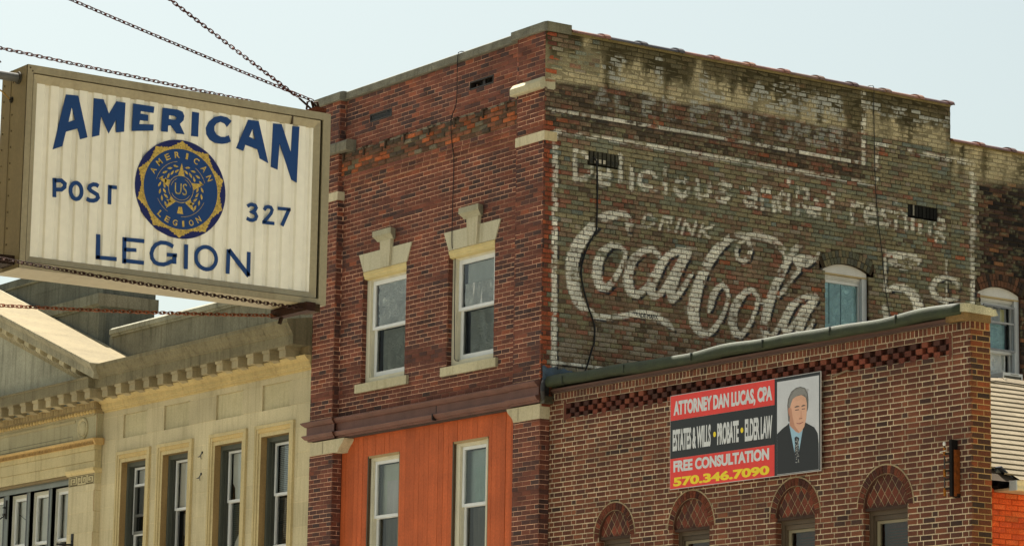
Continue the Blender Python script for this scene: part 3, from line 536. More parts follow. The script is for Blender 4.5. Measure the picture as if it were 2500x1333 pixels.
# stone bands and projecting blocks
ST = C(186, 176, 148); STd = C(142, 136, 112)
for u0, u1 in ((-6.15, -5.487), (-.693, .012)):
    m = MB(); m.box(FP, u0, u1, 11.06, 11.193, -.19, .012, ST); m.build('stone_band', M['stone'], bld)
m = MB(); m.profile(FP, [(-.18, 11.80), (.07, 11.80), (.085, 11.815), (.085, 11.90), (.03, 11.965), (-.18, 11.965)], -.745, .0, C(170, 162, 134)); m.build('stone_block', M['stone'], bld)
m = MB(); m.profile(FP, [(-.18, 11.79), (.06, 11.79), (.07, 11.81), (.07, 11.93), (.03, 11.965), (-.18, 11.965)], -6.17, -5.18, C(110, 106, 92)); m.build('stone_block', M['greystone'], bld)
# parapet coping in lengths
CG = C(112, 110, 98)
for a, b in ((-5.44, -3.02), (-3.01, -.80)):
    m = MB(); m.profile(Front(.115), [(-.32, 12.645), (.05, 12.645), (.055, 12.655), (.05, 12.755), (.03, 12.77), (-.32, 12.785)], a, b, jit(CG, .08)); m.build('coping', M['concrete'], bld)
for a, b in ((-6.22, -5.445), (-.795, .02)):
    m = MB(); m.profile(FP, [(-.42, 12.63), (.045, 12.63), (.05, 12.64), (.045, 12.755), (-.02, 12.775), (-.42, 12.775)], a, b, jit(CG, .06)); m.build('coping', M['concrete'], bld)
# terracotta cornice over the street storey
TC = C(96, 62, 52)
def corn(d): return [(-.14, 7.36), (d-.015, 7.36), (d-.01, 7.385), (d+.02, 7.39), (d+.045, 7.42), (d+.06, 7.44), (d+.055, 7.452), (d+.0, 7.458), (d+.0, 7.578), (d+.02, 7.585), (d+.06, 7.62), (d+.075, 7.635), (d+.075, 7.652), (d+.02, 7.668), (-.14, 7.668)]
m = MB(); m.profile(FM, corn(.10), -5.40, -.70, TC); m.profile(FP, corn(.03), -6.16, -5.40, TC, 0, 1, .6); m.profile(FP, corn(.03), -.70, 0.0, TC, 0, .6, 0)
m.box(FM, -2.64, -2.625, 7.36, 7.61, .10, .103, C(24, 18, 16)); m.box(FM, -2.655, -2.635, 7.36, 7.455, .10, .165, C(24, 18, 16))
m.box(FM, -5.4, -.7, 7.335, 7.362, .0, .05, C(60, 44, 36))
m.build('cornice', M['terra'], bld)
# scroll-ended stone caps of the lower pilasters
for u0, u1, sg in ((-6.10, -5.12, 1), (-.80, .004, -1)):
    z0, z1 = 7.135, 7.338
    cu = []
    for i in range(13):
        t = i/12; x = .165*(.5-.5*math.cos(math.pi*t)); cu.append((x, z0+(z1-z0)*t))
    if sg > 0: poly = [(u0, z0)]+[(u1-.165+x, z) for x, z in cu]+[(u0, z1)]
    else: poly = [(u1, z0), (u1, z1)]+[(u0+.165-x, z) for x, z in reversed(cu)]
    m = MB(); m.prism(FP, poly, -.17, .012, C(178, 168, 138)); m.box(FP, (u0+u1)/2-.12, (u0+u1)/2-.112, z0+.01, z1-.01, .01, .014, C(70, 62, 48))
    m.build('pilaster_cap', M['stone'], bld)
# keystone lintels and sills
def trap(cx, z, y): pass
for (u0, u1), lab in (((-4.886, -3.672), 'L'), ((-2.543, -1.342), 'R')):
    cx = (u0+u1)/2+.09
    m = MB(); m.prism(FM, [(u0+.03, 9.85), (u1+.025, 9.85), (u1+.15, 10.13), (u0-.105, 10.13)], -.10, .018, C(176, 170, 146)); lt = m.build('lintel', M['stone'], bld)
    k = MB(); k.prism(FM, [(cx-.115, 9.84), (cx+.115, 9.84), (cx+.15, 10.25), (cx-.15, 10.25)], 0, .06, C(172, 165, 140))
    k.profile(FM, [(0, 10.245), (.062, 10.245), (.075, 10.27), (.10, 10.29), (.115, 10.31), (.13, 10.315), (.13, 10.40), (0, 10.405)], cx-.19, cx+.19, C(150, 146, 124), 0, .5, .5)
    k.build('keystone', M['stone'], lt)
    m = MB(); m.box(FM, u0-.09, u1+.13, 8.0, 8.13, -.12, .05, C(176, 168, 138)); m.build('sill', M['stone'], bld)
    m = MB(); m.profile(FM, [(-.12, 9.72), (-.02, 9.745), (-.015, 9.78), (.0, 9.80), (.005, 9.845), (-.12, 9.845)], u0+.01, u1-.005, C(184, 168, 118)); m.build('head_board', M['paint'], bld)
reveal(fw1, FM, (WL, WR), .10, front_col, front_mor, CO, 7.56)
for (u0, u1, v0, v1), lab in ((WL, 'upper window with its foil in three stacked strips'), (WR, 'upper window with foil only in the lower half of its top sash')):
    win, U, Lw = sash_window(bld, FM, u0, u1, v0+.0, v1-.10, -.085, .105, CREAM, WHITE, 8.975, .03, .10, .07, lab)
    for (a, b, c, e), low in ((U, 0), (Lw, 1)):
        if low:
            fo = wavy_sheet(FM, a+.06, b, c+.02, e, -.25, (1, 1, 1), 30, 16, .012, .23, 3); fo.build('foil', M['foil'], win)
            sc = MB(); sc.add([FM(a, c, -.17), FM(b, c, -.17), FM(b, e, -.17), FM(a, e, -.17)], [(0, 1, 2, 3)], (.4, .4, .4)); sc.build('screen', M['screen'], win)
        elif u0 < -4:
            z = e
            for k, h in enumerate((.36, .26, .14)):
                fo = wavy_sheet(FM, a+.03, b, max(c, z-h), z, -.15-.006*k, (1, 1, 1), 30, 10, .01, .19, k*2.0, .01, .03); fo.build('foil', M['foil'], win); z -= h-.01
        else:
            fo = wavy_sheet(FM, a+.03, b, c, c+.34, -.15, (1, 1, 1), 30, 10, .012, .21, 1.0, .01, .03); fo.build('foil', M['foil'], win)
            cu = wavy_sheet(FM, a+.06, b, c+.3, e, -.19, C(190, 198, 196, 1), 20, 4, .006, .4, 2); cu.build('curtain', M['cloth'], win)
# vents
def vent(T, u0, u1, v0, v1, mesh, lab):
    m = MB(); m.box(T, u0, u1, v0, v1, -.12, -.1, C(14, 14, 14)); ring(m, T, u0, u1, v0, v1, .018, -.1, .004, C(52, 46, 42))
    if mesh:
        for x in np.arange(u0+.02, u1-.02, .022): m.box(T, x, x+.008, v0+.015, v1-.015, -.02, -.012, C(58, 58, 58))
        for z in np.arange(v0+.02, v1-.02, .022): m.box(T, u0+.015, u1-.015, z, z+.007, -.021, -.010, C(50, 50, 50))
    else:
        m.box(T, u0+.30, u0+.36, v0+.015, v1-.015, -.06, -.03, C(40, 32, 28)); m.box(T, u0+.12, u0+.15, v0+.015, v0+.07, -.07, -.04, C(70, 50, 38))
    o = m.build('vent', M['dark'], bld); o['label'] = lab
vent(FM, *VL, True, 'meshed black vent in the parapet'); vent(FM, *VR, False, 'open broken vent in the parapet')
# orange board infill of the street storey with two tall windows
WO = C(172, 84, 44)
m = MB(); x = -5.45; FW = Front(.17)
ow = ((-4.712, -3.82, 4.6, 7.03), (-2.414, -1.49, 4.6, 7.04))
while x < -.65:
    wd = random.uniform(.112, .132); x1 = min(x+wd, -.65)
    c = jit(WO, .13); d = random.uniform(-.003, .003)
    segs = [(3.0, 7.36)]
    for (a, b, z0, z1) in ow:
        if x1 > a and x < b:
            if x < a < x1 and a-x > .02: m.box(FW, x+.002, a, z0, z1, -.03, d, c)
            if x < b < x1 and x1-b > .02: m.box(FW, b, x1-.002, z0, z1, -.03, d, c)
            segs = [(3.0, z0), (z1, 7.36)]
    for z0, z1 in segs: m.box(FW, x+.002, x1-.002, z0, z1, -.03, d, c)
    x = x1
m.box(FW, -5.45, -4.72, 3.0, 7.36, -.06, -.034, C(60, 26, 14)); m.box(FW, -3.81, -2.42, 3.0, 7.36, -.06, -.034, C(60, 26, 14)); m.box(FW, -1.48, -.65, 3.0, 7.36, -.06, -.034, C(60, 26, 14))
m.box(FW, -4.72, -3.81, 7.04, 7.36, -.06, -.034, C(60, 26, 14)); m.box(FW, -2.42, -1.48, 7.04, 7.36, -.06, -.034, C(60, 26, 14))
m.build('board_siding', M['boards'], bld)
for k, (u0, u1, v0, v1) in enumerate(ow):
    m = MB(); m.box(FW, u0, u0+.03, v0, v1, -.13, .001, C(72, 58, 40)); m.box(FW, u0, u1, v1-.03, v1, -.13, .001, C(150, 126, 84)); m.box(FW, u1-.02, u1, v0, v1, -.13, .001, C(120, 100, 70)); m.build('casing', M['paint'], bld)
    win, U, Lw = sash_window(bld, FW, u0+.03+.05*k*0, u1-.02, v0, v1-.03, -.045, .055+.05*k, CREAM, WHITE, 6.11, .035, .06, .05, ('street storey window with the narrow cream frame', 'street storey window with the wide cream frame')[k])
    a, b, c, e = U
    cu = wavy_sheet(FW, a-.13, b, c, e, -.21, C(206, 214, 204, 1) if k == 0 else C(186, 206, 204, 1), 24, 6, .008, .35, k); cu.build('curtain', M['cloth'], win)
    cu = wavy_sheet(FW, a+.12, b, c, e-.25, -.19, C(214, 214, 216, 1) if k == 0 else C(180, 204, 200, 1), 24, 6, .010, .12, k+2); cu.build('curtain', M['cloth'], win)
    a, b, c, e = Lw
    cu = wavy_sheet(FW, a+.03, b, c, e, -.24, C(104, 106, 102, 1), 40, 8, .02, .15, k+4, 0, 0); cu.build('curtain', M['cloth'], win)

# ---- painted side wall
def paint_field(u, v, strokes):
    best = np.full(u.shape, 9.0)
    for st in strokes:
        for (a, b) in zip(st[:-1], st[1:]):
            (x0, y0, w0), (x1, y1, w1) = a, b
            mw = max(w0, w1)
            idx = np.nonzero((u > min(x0, x1)-mw) & (u < max(x0, x1)+mw) & (v > min(y0, y1)-mw) & (v < max(y0, y1)+mw))[0]
            if not len(idx): continue
            dx, dy = x1-x0, y1-y0; L2 = dx*dx+dy*dy+1e-9
            t = np.clip(((u[idx]-x0)*dx+(v[idx]-y0)*dy)/L2, 0, 1)
            dist = np.hypot(u[idx]-x0-t*dx, v[idx]-y0-t*dy)-(w0+(w1-w0)*t)/2
            best[idx] = np.minimum(best[idx], dist)
    return best
def mural_zone(u, v):
    wob = (fbm(u*1.3, v*.6, 40, 3)-.5)*.16
    top = sst(v+wob, 11.94, 12.02)*(1-sst(u, 7.55, 7.66))+sst(v+wob, 11.50, 11.75)*sst(u, 7.6, 7.7)   # washed, moss-stained upper courses
    return np.clip(top, 0, 1)
def mural_col(U, V, r, hd):
    N, n = U.shape
    uc = U.mean(1, keepdims=True); vc = V.mean(1, keepdims=True)
    P = pal([(112, 104, 80), (101, 101, 84), (106, 88, 71), (116, 80, 64), (136, 82, 58), (78, 68, 56), (122, 112, 97), (94, 99, 90)], 1.3)
    big = fbm(uc*.7, vc*.9, 60, 3)
    red = sst(1-np.hypot((uc-3.6)/3.4, (vc-8.9)/1.15), -.05, .35)*.95
    red = np.clip(red+.5*sst(big, .55, .7), 0, 1)
    band = sst(vc+(big-.5)*.2, 11.22, 11.30)*(1-sst(vc, 11.95, 12.05))*(1-sst(uc, 5.85, 5.95))
    pale = (1-sst(vc, 8.3, 8.75))*(1-sst(uc, 2.2, 3.6))
    green = sst(vc, 9.6, 10.4)*(1-band)+.5*sst(uc, 4.6, 6)
    dk = sst(uc, 8.20, 8.32)*(1-sst(vc+(big-.5)*.5, 11.5, 11.9))
    one = np.ones_like(uc)
    w_ = np.stack([(1.1*one+.7*green)*(1-.85*band)*(1-.55*red), (.6+.5*green)*(1-.95*band)*(1-.75*red), 1.0+1.2*band+.9*red, .14+.9*red+.25*band, .015+.10*red+.05*band, .18+1.3*band+.05*green, .25*(1-band)+2.2*pale, .25*green*(1-red)])
    c = pick(P, w_[:, :, 0], r[:, 0, 0])
    c = c*(1+(r[:, 1]-.5)*.34)
    c = c*(1-.28*band)
    dkp = pal([(70, 52, 44), (48, 40, 36), (92, 64, 48), (120, 84, 58), (36, 32, 30)])
    cd = pick(dkp, np.array([1.2, 1.1, .6, .18, .8])[:, None]*np.ones((1, N)), r[:, 2, 0])
    c = c*(1-dk)+cd*dk
    # quoin: red facing bricks toothed into the old wall
    cidx = np.round((vc-7.56)/CO).astype(int)
    qw = np.where((cidx//3) % 2 == 0, .115, .205)
    isq = ((uc < qw) & ((vc < 11.33) | (vc > 12.0)) | ((uc < .09) & (vc > 11.99))).astype(float)
    cq = pick(pal([(134, 70, 48), (116, 64, 46), (150, 80, 52), (90, 56, 46)]), np.array([1, 1, .6, .4])[:, None]*np.ones((1, N)), r[:, 3, 0])
    bandst = ((uc < .215) & (vc > 11.06) & (vc < 11.193)).astype(float)
    c = c*(1-isq)+cq*isq
    c = c[:, None, :]*(.74+.5*fbm(U*11, V*24, 71, 4))[:, :, None]
    lich = sst(fbm(U*16, V*20, 77, 3), .60, .72)[:, :, None]*(1-isq)[:, :, None]*.5
    c = c*(1-lich)+np.array(C(120, 120, 92))*lich
    # upper wash: pale lime with dark moss runs
    tz = mural_zone(U, V)*(1-isq)
    moss = sst(.6*fbm(U*5.5, V*.9, 81, 5)+.4*fbm(U*14, V*2.6, 83, 4)+.36*sst(V, 12.1, 12.62)+.10*sst(U, 2.2, 6)-.05*(U < 1), .56, .74)
    wash = np.array(C(164, 152, 120)); ms = np.array(C(84, 76, 54))
    wv = (wash[None, None]*(.62+.75*fbm(U*7, V*15, 85, 4))[:, :, None])
    wv = wv*(1-moss[:, :, None])+ms*(.55+.9*fbm(U*12, V*12, 86, 3))[:, :, None]*moss[:, :, None]
    keep = (.82+.15*fbm(U*3, V*5, 88))[:, :, None]
    corner = ((U < .95) & (V > 12.12) & (fbm(U*1.5, V*3, 91) < .62)).astype(float)[:, :, None]*.85
    tzz = tz[:, :, None]*keep*(1-corner)
    c = c*(1-tzz)+wv*tzz
    # paint
    uu, vv = U.ravel(), V.ravel()
    d1 = paint_field(uu, vv, PAINT).reshape(U.shape); d2 = paint_field(uu-.036, vv+.034, PAINT).reshape(U.shape)
    df = paint_field(uu, vv, FADED).reshape(U.shape)
    wear = fbm(U*13, V*19, 101, 4); wear2 = fbm(U*1.7, V*2.3, 105, 3); pb = RNG.random((N, 1))
    script = ((V < 9.95) & (U < 8.2)).astype(float)
    a1 = sst(-d1, -.004, .012)*np.clip(sst(wear+.5*(pb-.45)+.25*(wear2-.5)+.16*script, .30, .55), 0, 1)*(.72+.2*script)
    af = sst(-df, -.02, .02)*sst(wear+.5*(pb-.5)+.2*(wear2-.5), .32, .55)*(.82+.1*tz)
    a2 = sst(-d2, -.004, .01)*(1-sst(-d1, -.004, .008))*sst(wear+.3*(pb-.5), .33, .5)*(.45+.55*script)
    blk = np.array(C(38, 42, 48)); wh = np.array(C(222, 218, 202, 1.1)); gr = np.array(C(158, 158, 148, 1.0))
    c = c*(1-a2[:, :, None])+blk*a2[:, :, None]
    tone = (wh[None, None]*(.62+.5*fbm(U*14, V*20, 111, 3)+.3*(pb-.5))[:, :, None])
    c = c*(1-a1[:, :, None])+tone*a1[:, :, None]
    c = c*(1-af[:, :, None])+gr*(.85+.2*tz)[:, :, None]*af[:, :, None]
    # ghost of blue-grey ground under the lettering bands
    return np.moveaxis(c, 2, 0)
def mural_mor(u, v):
    n = fbm(u*5, v*7, 121); z = mural_zone(u, v)
    a = np.array(C(58, 50, 38)); b = np.array(C(110, 98, 76)); p = np.array(C(126, 116, 90)); ms = np.array(C(62, 56, 38))
    m = sst(n, .5, .75)*.6
    low = (1-sst(v, 9.1, 9.5))*(1-sst(u, 5.2, 5.6))
    m = np.clip(m+low*.55*sst(fbm(u*.8, v*9, 7), .4, .6), 0, 1)
    moss = sst(.6*fbm(u*5.5, v*.9, 81, 5)+.4*fbm(u*14, v*2.6, 83, 4)+.36*sst(v, 12.1, 12.62)+.10*sst(u, 2.2, 6)-.05*(u < 1), .56, .74)
    q = u < .1
    return [((a[k]*(1-m)+b[k]*m)*(1-z)+(p[k]*(1-moss)+ms[k]*moss)*(.7+.6*n)*z) for k in range(3)]
def mural_md(u, v): return -.011+.0085*mural_zone(u, v)+.007*(u < .12)
MWIN = (5.148, 6.0, 8.86, 9.84); RWIN = (8.277, 9.125, 8.2, 9.84)
def arch_op(u0, u1, v0, vs, rise):
    hw = (u1-u0)/2; rad = (hw*hw+rise*rise)/(2*rise); cz = vs+rise-rad; cu = (u0+u1)/2
    def fn(v):
        if v < v0: return None
        if v <= vs: return (u0, u1)
        q = rad*rad-(v-cz)**2
        if v > vs+rise or q <= 0: return None
        h = min(hw, math.sqrt(q)); return (cu-h, cu+h)
    return fn
def ring_op(u0, u1, v0, vs, rise, ringh):      # opening enlarged by its arch rings
    f1 = arch_op(u0, u1, v0, vs, rise)
    hw = (u1-u0)/2; rad = (hw*hw+rise*rise)/(2*rise)+ringh; cz = vs+rise+ringh-rad; cu = (u0+u1)/2
    def fn(v):
        r1 = f1(v)
        q = rad*rad-(v-cz)**2
        if v > vs-.02 and q > 0 and v < vs+rise+ringh:
            h = min(hw+ringh*.55, math.sqrt(q)); return (cu-h, cu+h)
        return r1
    return fn
V1 = (.775, 1.31, 10.832, 11.045); V2 = (6.788, 7.415, 10.838, 11.046)
mo = [rect_op(*V1), rect_op(*V2), ring_op(5.148, 6.0, 8.0, 9.84, .095, .205), ring_op(8.277, 9.125, 7.6, 9.84, .10, .205)]
B, S = brick_rects(0.0, 7.68, 7.30, 12.665, CO, .203, .011, 'common', mo, 0, 7.56-CO*4)
B2, S2 = brick_rects(7.68, 13.4, 3.0, 12.10, CO, .203, .011, 'common', mo, .08, 7.56-CO*4)
side = brickwork('painted_side_wall', bld, SM, B, S, mural_col, mural_mor, (M['oldbrick'], M['mortar']), 9, 4, .011, .0028, .004, .03, mural_md, .12)
side['label'] = 'side wall with flaking white script lettering painted on the bricks'
rear = brickwork('rear_wing_wall', bld, SM, B2, S2, mural_col, mural_mor, (M['oldbrick'], M['mortar']), 5, 2, .011, .0028, .004, .03, mural_md, .12)
# stone band return on the side, recess backs
m = MB(); m.box(SM, .0, .215, 11.062, 11.191, -.03, .013, C(176, 160, 124)); m.build('stone_band', M['stone'], bld)
for (a, b, c, e), bar in ((V1, 1), (V2, 0)):
    m = MB(); m.box(SM, a-.02, b+.02, c-.02, e+.02, -.16, -.14, C(10, 10, 10))
    if bar:
        for k in range(7): x = a+.03+k*(b-a-.04)/6.6; m.box(SM, x, x+.05, c-(0 if k > 4 else -.0), e, -.10, -.004, jit(C(60, 58, 48), .2)); m.box(SM, x+.003, x+.047, c+.02, c+.075, -.1, -.002, C(168, 160, 142) if k in (1, 2, 3) else C(46, 46, 42))
    else:
        for k in range(8): x = a+.02+k*(b-a)/8.2; m.box(SM, x, x+.06, c, e, -.05, -.02, jit(C(26, 26, 24), .3))
        m.box(SM, a+.12, a+.15, c+.01, e-.02, -.02, -.015, C(120, 116, 104))
    m.build('wall_vent', M['oldbrick'], bld)
# trade mark lettering on the ribbon
def text_mb(body, T, u0, u1, v0, v1, d0, d1, c, bold=0.0, m=None, spacing=1.0):
    cu = bpy.data.curves.new('t', 'FONT'); cu.body = body; cu.offset = bold; cu.space_character = spacing; cu.resolution_u = 4
    o = bpy.data.objects.new('t', cu); col.objects.link(o)
    dg = bpy.context.evaluated_depsgraph_get(); me = o.evaluated_get(dg).to_mesh()
    P = np.array([v.co[:2] for v in me.vertices]); F = [tuple(p.vertices) for p in me.polygons]
    E = {}
    for f in F:
        for i in range(len(f)):
            k = (f[i], f[(i+1) % len(f)]); kk = (min(k), max(k)); E.setdefault(kk, []).append(k)
    o.evaluated_get(dg).to_mesh_clear(); bpy.data.objects.remove(o); bpy.data.curves.remove(cu)
    lo = P.min(0); hi = P.max(0)
    q = (P-lo)/(hi-lo); q = q*np.array([u1-u0, v1-v0])+np.array([u0, v0])
    m = m or MB()
    m.add([T(x, y, d1) for x, y in q], F, c)
    bd = [v[0] for v in E.values() if len(v) == 1]; n = len(q)
    m.add([T(x, y, d1) for x, y in q]+[T(x, y, d0) for x, y in q], [(a, b, b+n, a+n) for a, b in bd], c)
    return m
text_mb('TRADE-MARK', SM, 1.59, 2.03, 8.725, 8.79, -.004, .003, C(34, 38, 44), .0).build('lettering', M['sticker'], side)
# brick arches over the side windows
def arch_bricks(parent, T, u0, u1, vs, rise, rows, palc, name='arch', mort=C(60, 52, 40), bw=.068, h=.098, d=.004, joint=.010, k=1.15):
    hw = (u1-u0)/2; rad = (hw*hw+rise*rise)/(2*rise); cz = vs+rise-rad; cu = (u0+u1)/2
    m = MB()
    for r_ in range(rows):
        ri = rad+r_*(h+.006); ro = ri+h
        a0 = math.asin(min(1, hw/rad)) if rise < hw-1e-6 else math.pi/2
        n = max(3, int(round(2*a0*(ri+ro)/2/bw)))
        for i in range(n):
            g0 = -a0+2*a0*i/n; g1 = -a0+2*a0*(i+1)/n; j = joint/2/((ri+ro)/2)
            q = [(cu+R_*math.sin(g), cz+R_*math.cos(g)) for R_, g in ((ri+joint/3, g0+j), (ri+joint/3, g1-j), (ro-joint/3, g1-j*ri/ro), (ro-joint/3, g0+j*ri/ro))]
            m.prism(T, q, -.04, d+random.uniform(-.002, .002), jit(C(*random.choice(palc), k), .15), 0)
        q = []
        N = 20
        for i in range(N):
            g0 = -a0+2*a0*i/N; g1 = -a0+2*a0*(i+1)/N
            m.add([T(cu+R_*math.sin(g), cz+R_*math.cos(g), d-.008) for R_, g in ((ri-.004, g0), (ri-.004, g1), (ro+.006, g1), (ro+.006, g0))], [(0, 1, 2, 3)], mort, 1)
    if rows > 1:
        for i in range(24):                         # pointing behind and above the rings
            g0 = -a0*1.12+2.24*a0*i/24; g1 = -a0*1.12+2.24*a0*(i+1)/24; r1 = rad+rows*(h+.006)+.03
            m.add([T(cu+R_*math.sin(g), cz+R_*math.cos(g), d-.013) for R_, g in ((rad+.0, g0), (rad+.0, g1), (r1, g1), (r1, g0))], [(0, 1, 2, 3)], mort, 1)
    return m.build(name, (M['oldbrick'], M['mortar']), parent)
arch_bricks(side, SM, 5.148, 6.0, 9.84, .095, 2, [(98, 92, 70), (84, 84, 68), (108, 98, 76), (76, 76, 66)])
arch_bricks(rear, SM, 8.277, 9.125, 9.84, .10, 2, [(80, 58, 46), (62, 48, 40), (96, 66, 50), (50, 42, 38)])
def side_window(u0, u1, v0, vs, rise, rail, lab, foil):
    hw = (u1-u0)/2; rad = (hw*hw+rise*rise)/(2*rise); cz = vs+rise-rad; cu = (u0+u1)/2
    FR = C(206, 204, 198, 1); hb = vs-.075
    win, U, Lw = sash_window(bld, SM, u0-.01, u1+.01, v0, hb, -.105, .05, C(196, 198, 196, 1), C(210, 212, 210, 1), rail, .05, .08, .05, lab)
    win['label'] = lab
    pts = [(u0-.01, hb), (u1+.01, hb)]+[(cu+rad*math.sin(g), cz+rad*math.cos(g)) for g in np.linspace(math.asin(hw/rad), -math.asin(hw/rad), 15)]
    m = MB(); m.prism(SM, pts, -.2, -.06, FR); m.box(SM, u0, u1, hb-.004, hb+.016, -.15, -.045, C(170, 150, 108)); m.box(SM, u1-.085, u1+.01, v0, hb, -.12, -.06, C(188, 192, 194, 1)); m.build('head_panel', M['paint'], win)
    if foil:
        fo = wavy_sheet(SM, U[0], U[1], U[2], U[3], -.175, (1, 1, 1), 36, 16, .012, .24, 1.2); fo.build('foil', M['bluefoil'], win)
        st = MB()
        for x in (U[0]+.10, U[0]+.33): st.box(SM, x, x+.006, U[2]+.1, U[3], -.17, -.158, C(70, 110, 118))
        st.build('foil_seam', M['cloth'], win)
        fo = wavy_sheet(SM, Lw[0], Lw[1], Lw[2], Lw[3], -.21, (1, 1, 1), 36, 16, .012, .24, 4); fo.build('foil', M['bluefoil'], win)
    return win, U, Lw
side_window(5.148, 6.0, 7.9, 9.84, .095, 8.915, 'arched side window covered inside with blue foil', True)
wn, U, Lw = side_window(8.277, 9.125, 7.6, 9.84, .10, 8.94, 'arched rear window with grey storm sash and torn foil', False)
a, b, c, e = U
ss = MB(); ring(ss, SM, a-.01, b+.0, c-.02, e, .03, -.05, -.03, C(120, 122, 124)); ss.box(SM, a, b-.02, 9.375, 9.40, -.05, -.03, C(150, 150, 150)); ss.build('storm_sash', M['metal'], wn)
fo = wavy_sheet(SM, a, b-.08, c, c+.42, -.19, (1, 1, 1), 30, 12, .014, .2, 2); fo.build('foil', M['bluefoil'], wn)
fo = wavy_sheet(SM, a, b-.03, c+.42, e, -.22, (.5, .5, .5), 30, 12, .03, .16, 5); fo.build('curtain', M['cloth'], wn)
fo = wavy_sheet(SM, b-.16, b-.09, c+.44, e-.02, -.19, C(206, 200, 150), 4, 8, .01, .1, 5); fo.build('curtain', M['cloth'], wn)
fo = wavy_sheet(SM, a, Lw[1]-.07, Lw[2]+.25, Lw[3], -.19, (1, 1, 1), 30, 12, .02, .18, 7); fo.build('foil', M['foil'], wn)
# clay coping tiles along the side parapet, each with its raised joint
def tile_row(X0, y0, y1, z, Lt, first):
    y = y0; k = 0
    while y < y1-.05:
        e = min(y+Lt, y1)
        c = jit(random.choice([C(120, 80, 64), C(112, 84, 66), C(98, 70, 62), C(72, 66, 66), C(132, 92, 68)]), .1)
        m = MB(); n = 10
        def arc(r_, h): return [(X0-.16-r_*math.cos(math.pi*i/n), z+h*math.sin(math.pi*i/n)) for i in range(n+1)]
        for (a, b, r_, h) in ((y, e-.10, .19, .065), (e-.11, e-.005, .205, .092)):
            A = arc(r_, h); nn = len(A)
            pts = [(x, a, q) for x, q in A]+[(x, b, q) for x, q in A]
            pts += [(x, a, z-.012) for x, q in (A[0], A[-1])]+[(x, b, z-.012) for x, q in (A[0], A[-1])]
            f = [(i, i+1, nn+i+1, nn+i) for i in range(nn-1)]+[tuple(range(nn)), tuple(range(2*nn-1, nn-1, -1)), (0, nn, 2*nn+2, 2*nn), (nn-1, 2*nn+1, 2*nn+3, 2*nn-1)]
            m.add(pts, f, c)
        m.build('coping_tile', M['tile'], bld, False); y = e; k += 1
tile_row(.045, .43, 7.70, 12.672, .665, 0); tile_row(.045, 7.68, 13.4, 12.105, .665, 0)
m = MB(); m.box(SM, .018, .43, 12.63, 12.77, -.3, .035, C(106, 102, 84)); m.build('coping', M['concrete'], bld)
m = MB(); m.box(SM, .4, 7.68, 12.645, 12.685, -.25, .008, C(128, 116, 80)); m.box(SM, 7.68, 13.4, 12.08, 12.115, -.25, .008, C(122, 108, 72)); m.build('mortar_bed', M['concrete'], bld)
# hidden mass of the building behind its faces
m = MB(); m.box(Ident, -6.15, -.18, .3, 7.66, 7.0, 7.3, C(60, 56, 52)); m.box(Ident, -6.15, -.15, .42, 7.66, 12.2, 12.3, C(60, 58, 54)); m.box(Ident, -6.15, -.15, 7.5, 7.67, 3, 12.66, C(90, 62, 50)); m.box(Ident, -6.15, -6.0, .3, 7.5, 3, 12.6, C(90, 62, 50)); m.box(Ident, -6.15, -.03, 13.2, 13.4, 0, 12.1, C(90, 62, 50)); m.box(Ident, -6.15, -.3, 7.67, 13.2, 11.6, 11.7, C(60, 58, 54))
m.box(Ident, -6.15, -.03, .13, 7.66, 12.3, 12.60, C(96, 64, 54)) if False else None
m.build('roof', M['concrete'], bld)
# ------------------------------------------------------------------ low brown brick building on the right
low = thing('corner_shop', (0, 0, 0), 'low brown brick building with pale mortar, diamond-patterned arches and a green coping', 'building')
GM = Front(.16); XG = 8.434; GS = Side(XG); GZ = .0672
def g_col(U, V, r, hd):
    P = pal([(102, 58, 40), (92, 52, 37), (112, 66, 45), (82, 50, 38), (66, 45, 37)], 1.0)
    blot = fbm(U[:, :1]*.8, V[:, :1]*1.4, 140); dk = sst(blot, .52, .68); top = sst(V[:, :1], 7.0, 7.2)
    left = 1-sst(U[:, :1], 0.3, 3.0)
    w_ = np.stack([1.1+0*dk, 1+0*dk, .5+.7*left+.9*top, .45+1.1*dk, .10+.6*dk+.12*hd])
    c = pick(P, w_[:, :, 0], r[:, 0, 0])*(1+(r[:, 1]-.5)*.26)
    f = .8+.42*fbm(U*10, V*20, 143, 3)
    st = np.exp(-((U-8.19)/.055)**2)*sst(-V, -5.5, -5.35)*(.55+.4*fbm(U*20, V*3, 4))          # run-off stain under the iron bracket
    f = f*(1-.8*np.clip(st, 0, 1))
    return np.stack([c[:, k:k+1]*f for k in range(3)])
def gs_col(U, V, r, hd):
    P = pal([(104, 56, 28), (92, 48, 26), (122, 62, 30), (70, 42, 26), (58, 40, 28)])
    w_ = np.stack([1*np.ones((len(U), 1)), 1+0*U[:, :1], .5+0*U[:, :1], .8+.3*(V[:, :1] < 6), .3+.8*(V[:, :1] < 6)])
    c = pick(P, w_[:, :, 0], r[:, 0, 0])*(1+(r[:, 1]-.5)*.26); f = .8+.42*fbm(U*10, V*20, 145, 3)
    return np.stack([c[:, k:k+1]*f for k in range(3)])
def g_mor(u, v):
    n = fbm(u*4, v*7, 150); a = np.array(C(184, 166, 138)); b = np.array(C(150, 134, 110)); m = sst(n, .3, .6)
    st = np.exp(-((u-8.19)/.05)**2)*sst(-v, -5.5, -5.3)*.7
    return [(a[k]*m+b[k]*(1-m))*(1-st) for k in range(3)]
def gs_mor(u, v):
    n = fbm(u*9, v*7, 151); a = np.array(C(178, 146, 96)); b = np.array(C(150, 116, 72))
    return [a[k]*n+b[k]*(1-n) for k in range(3)]
ARCH = ((1.067, 1.985), (2.695, 3.675), (4.78, 5.752), (6.435, 7.44))      # outer edges of the four arch rings
gops = []
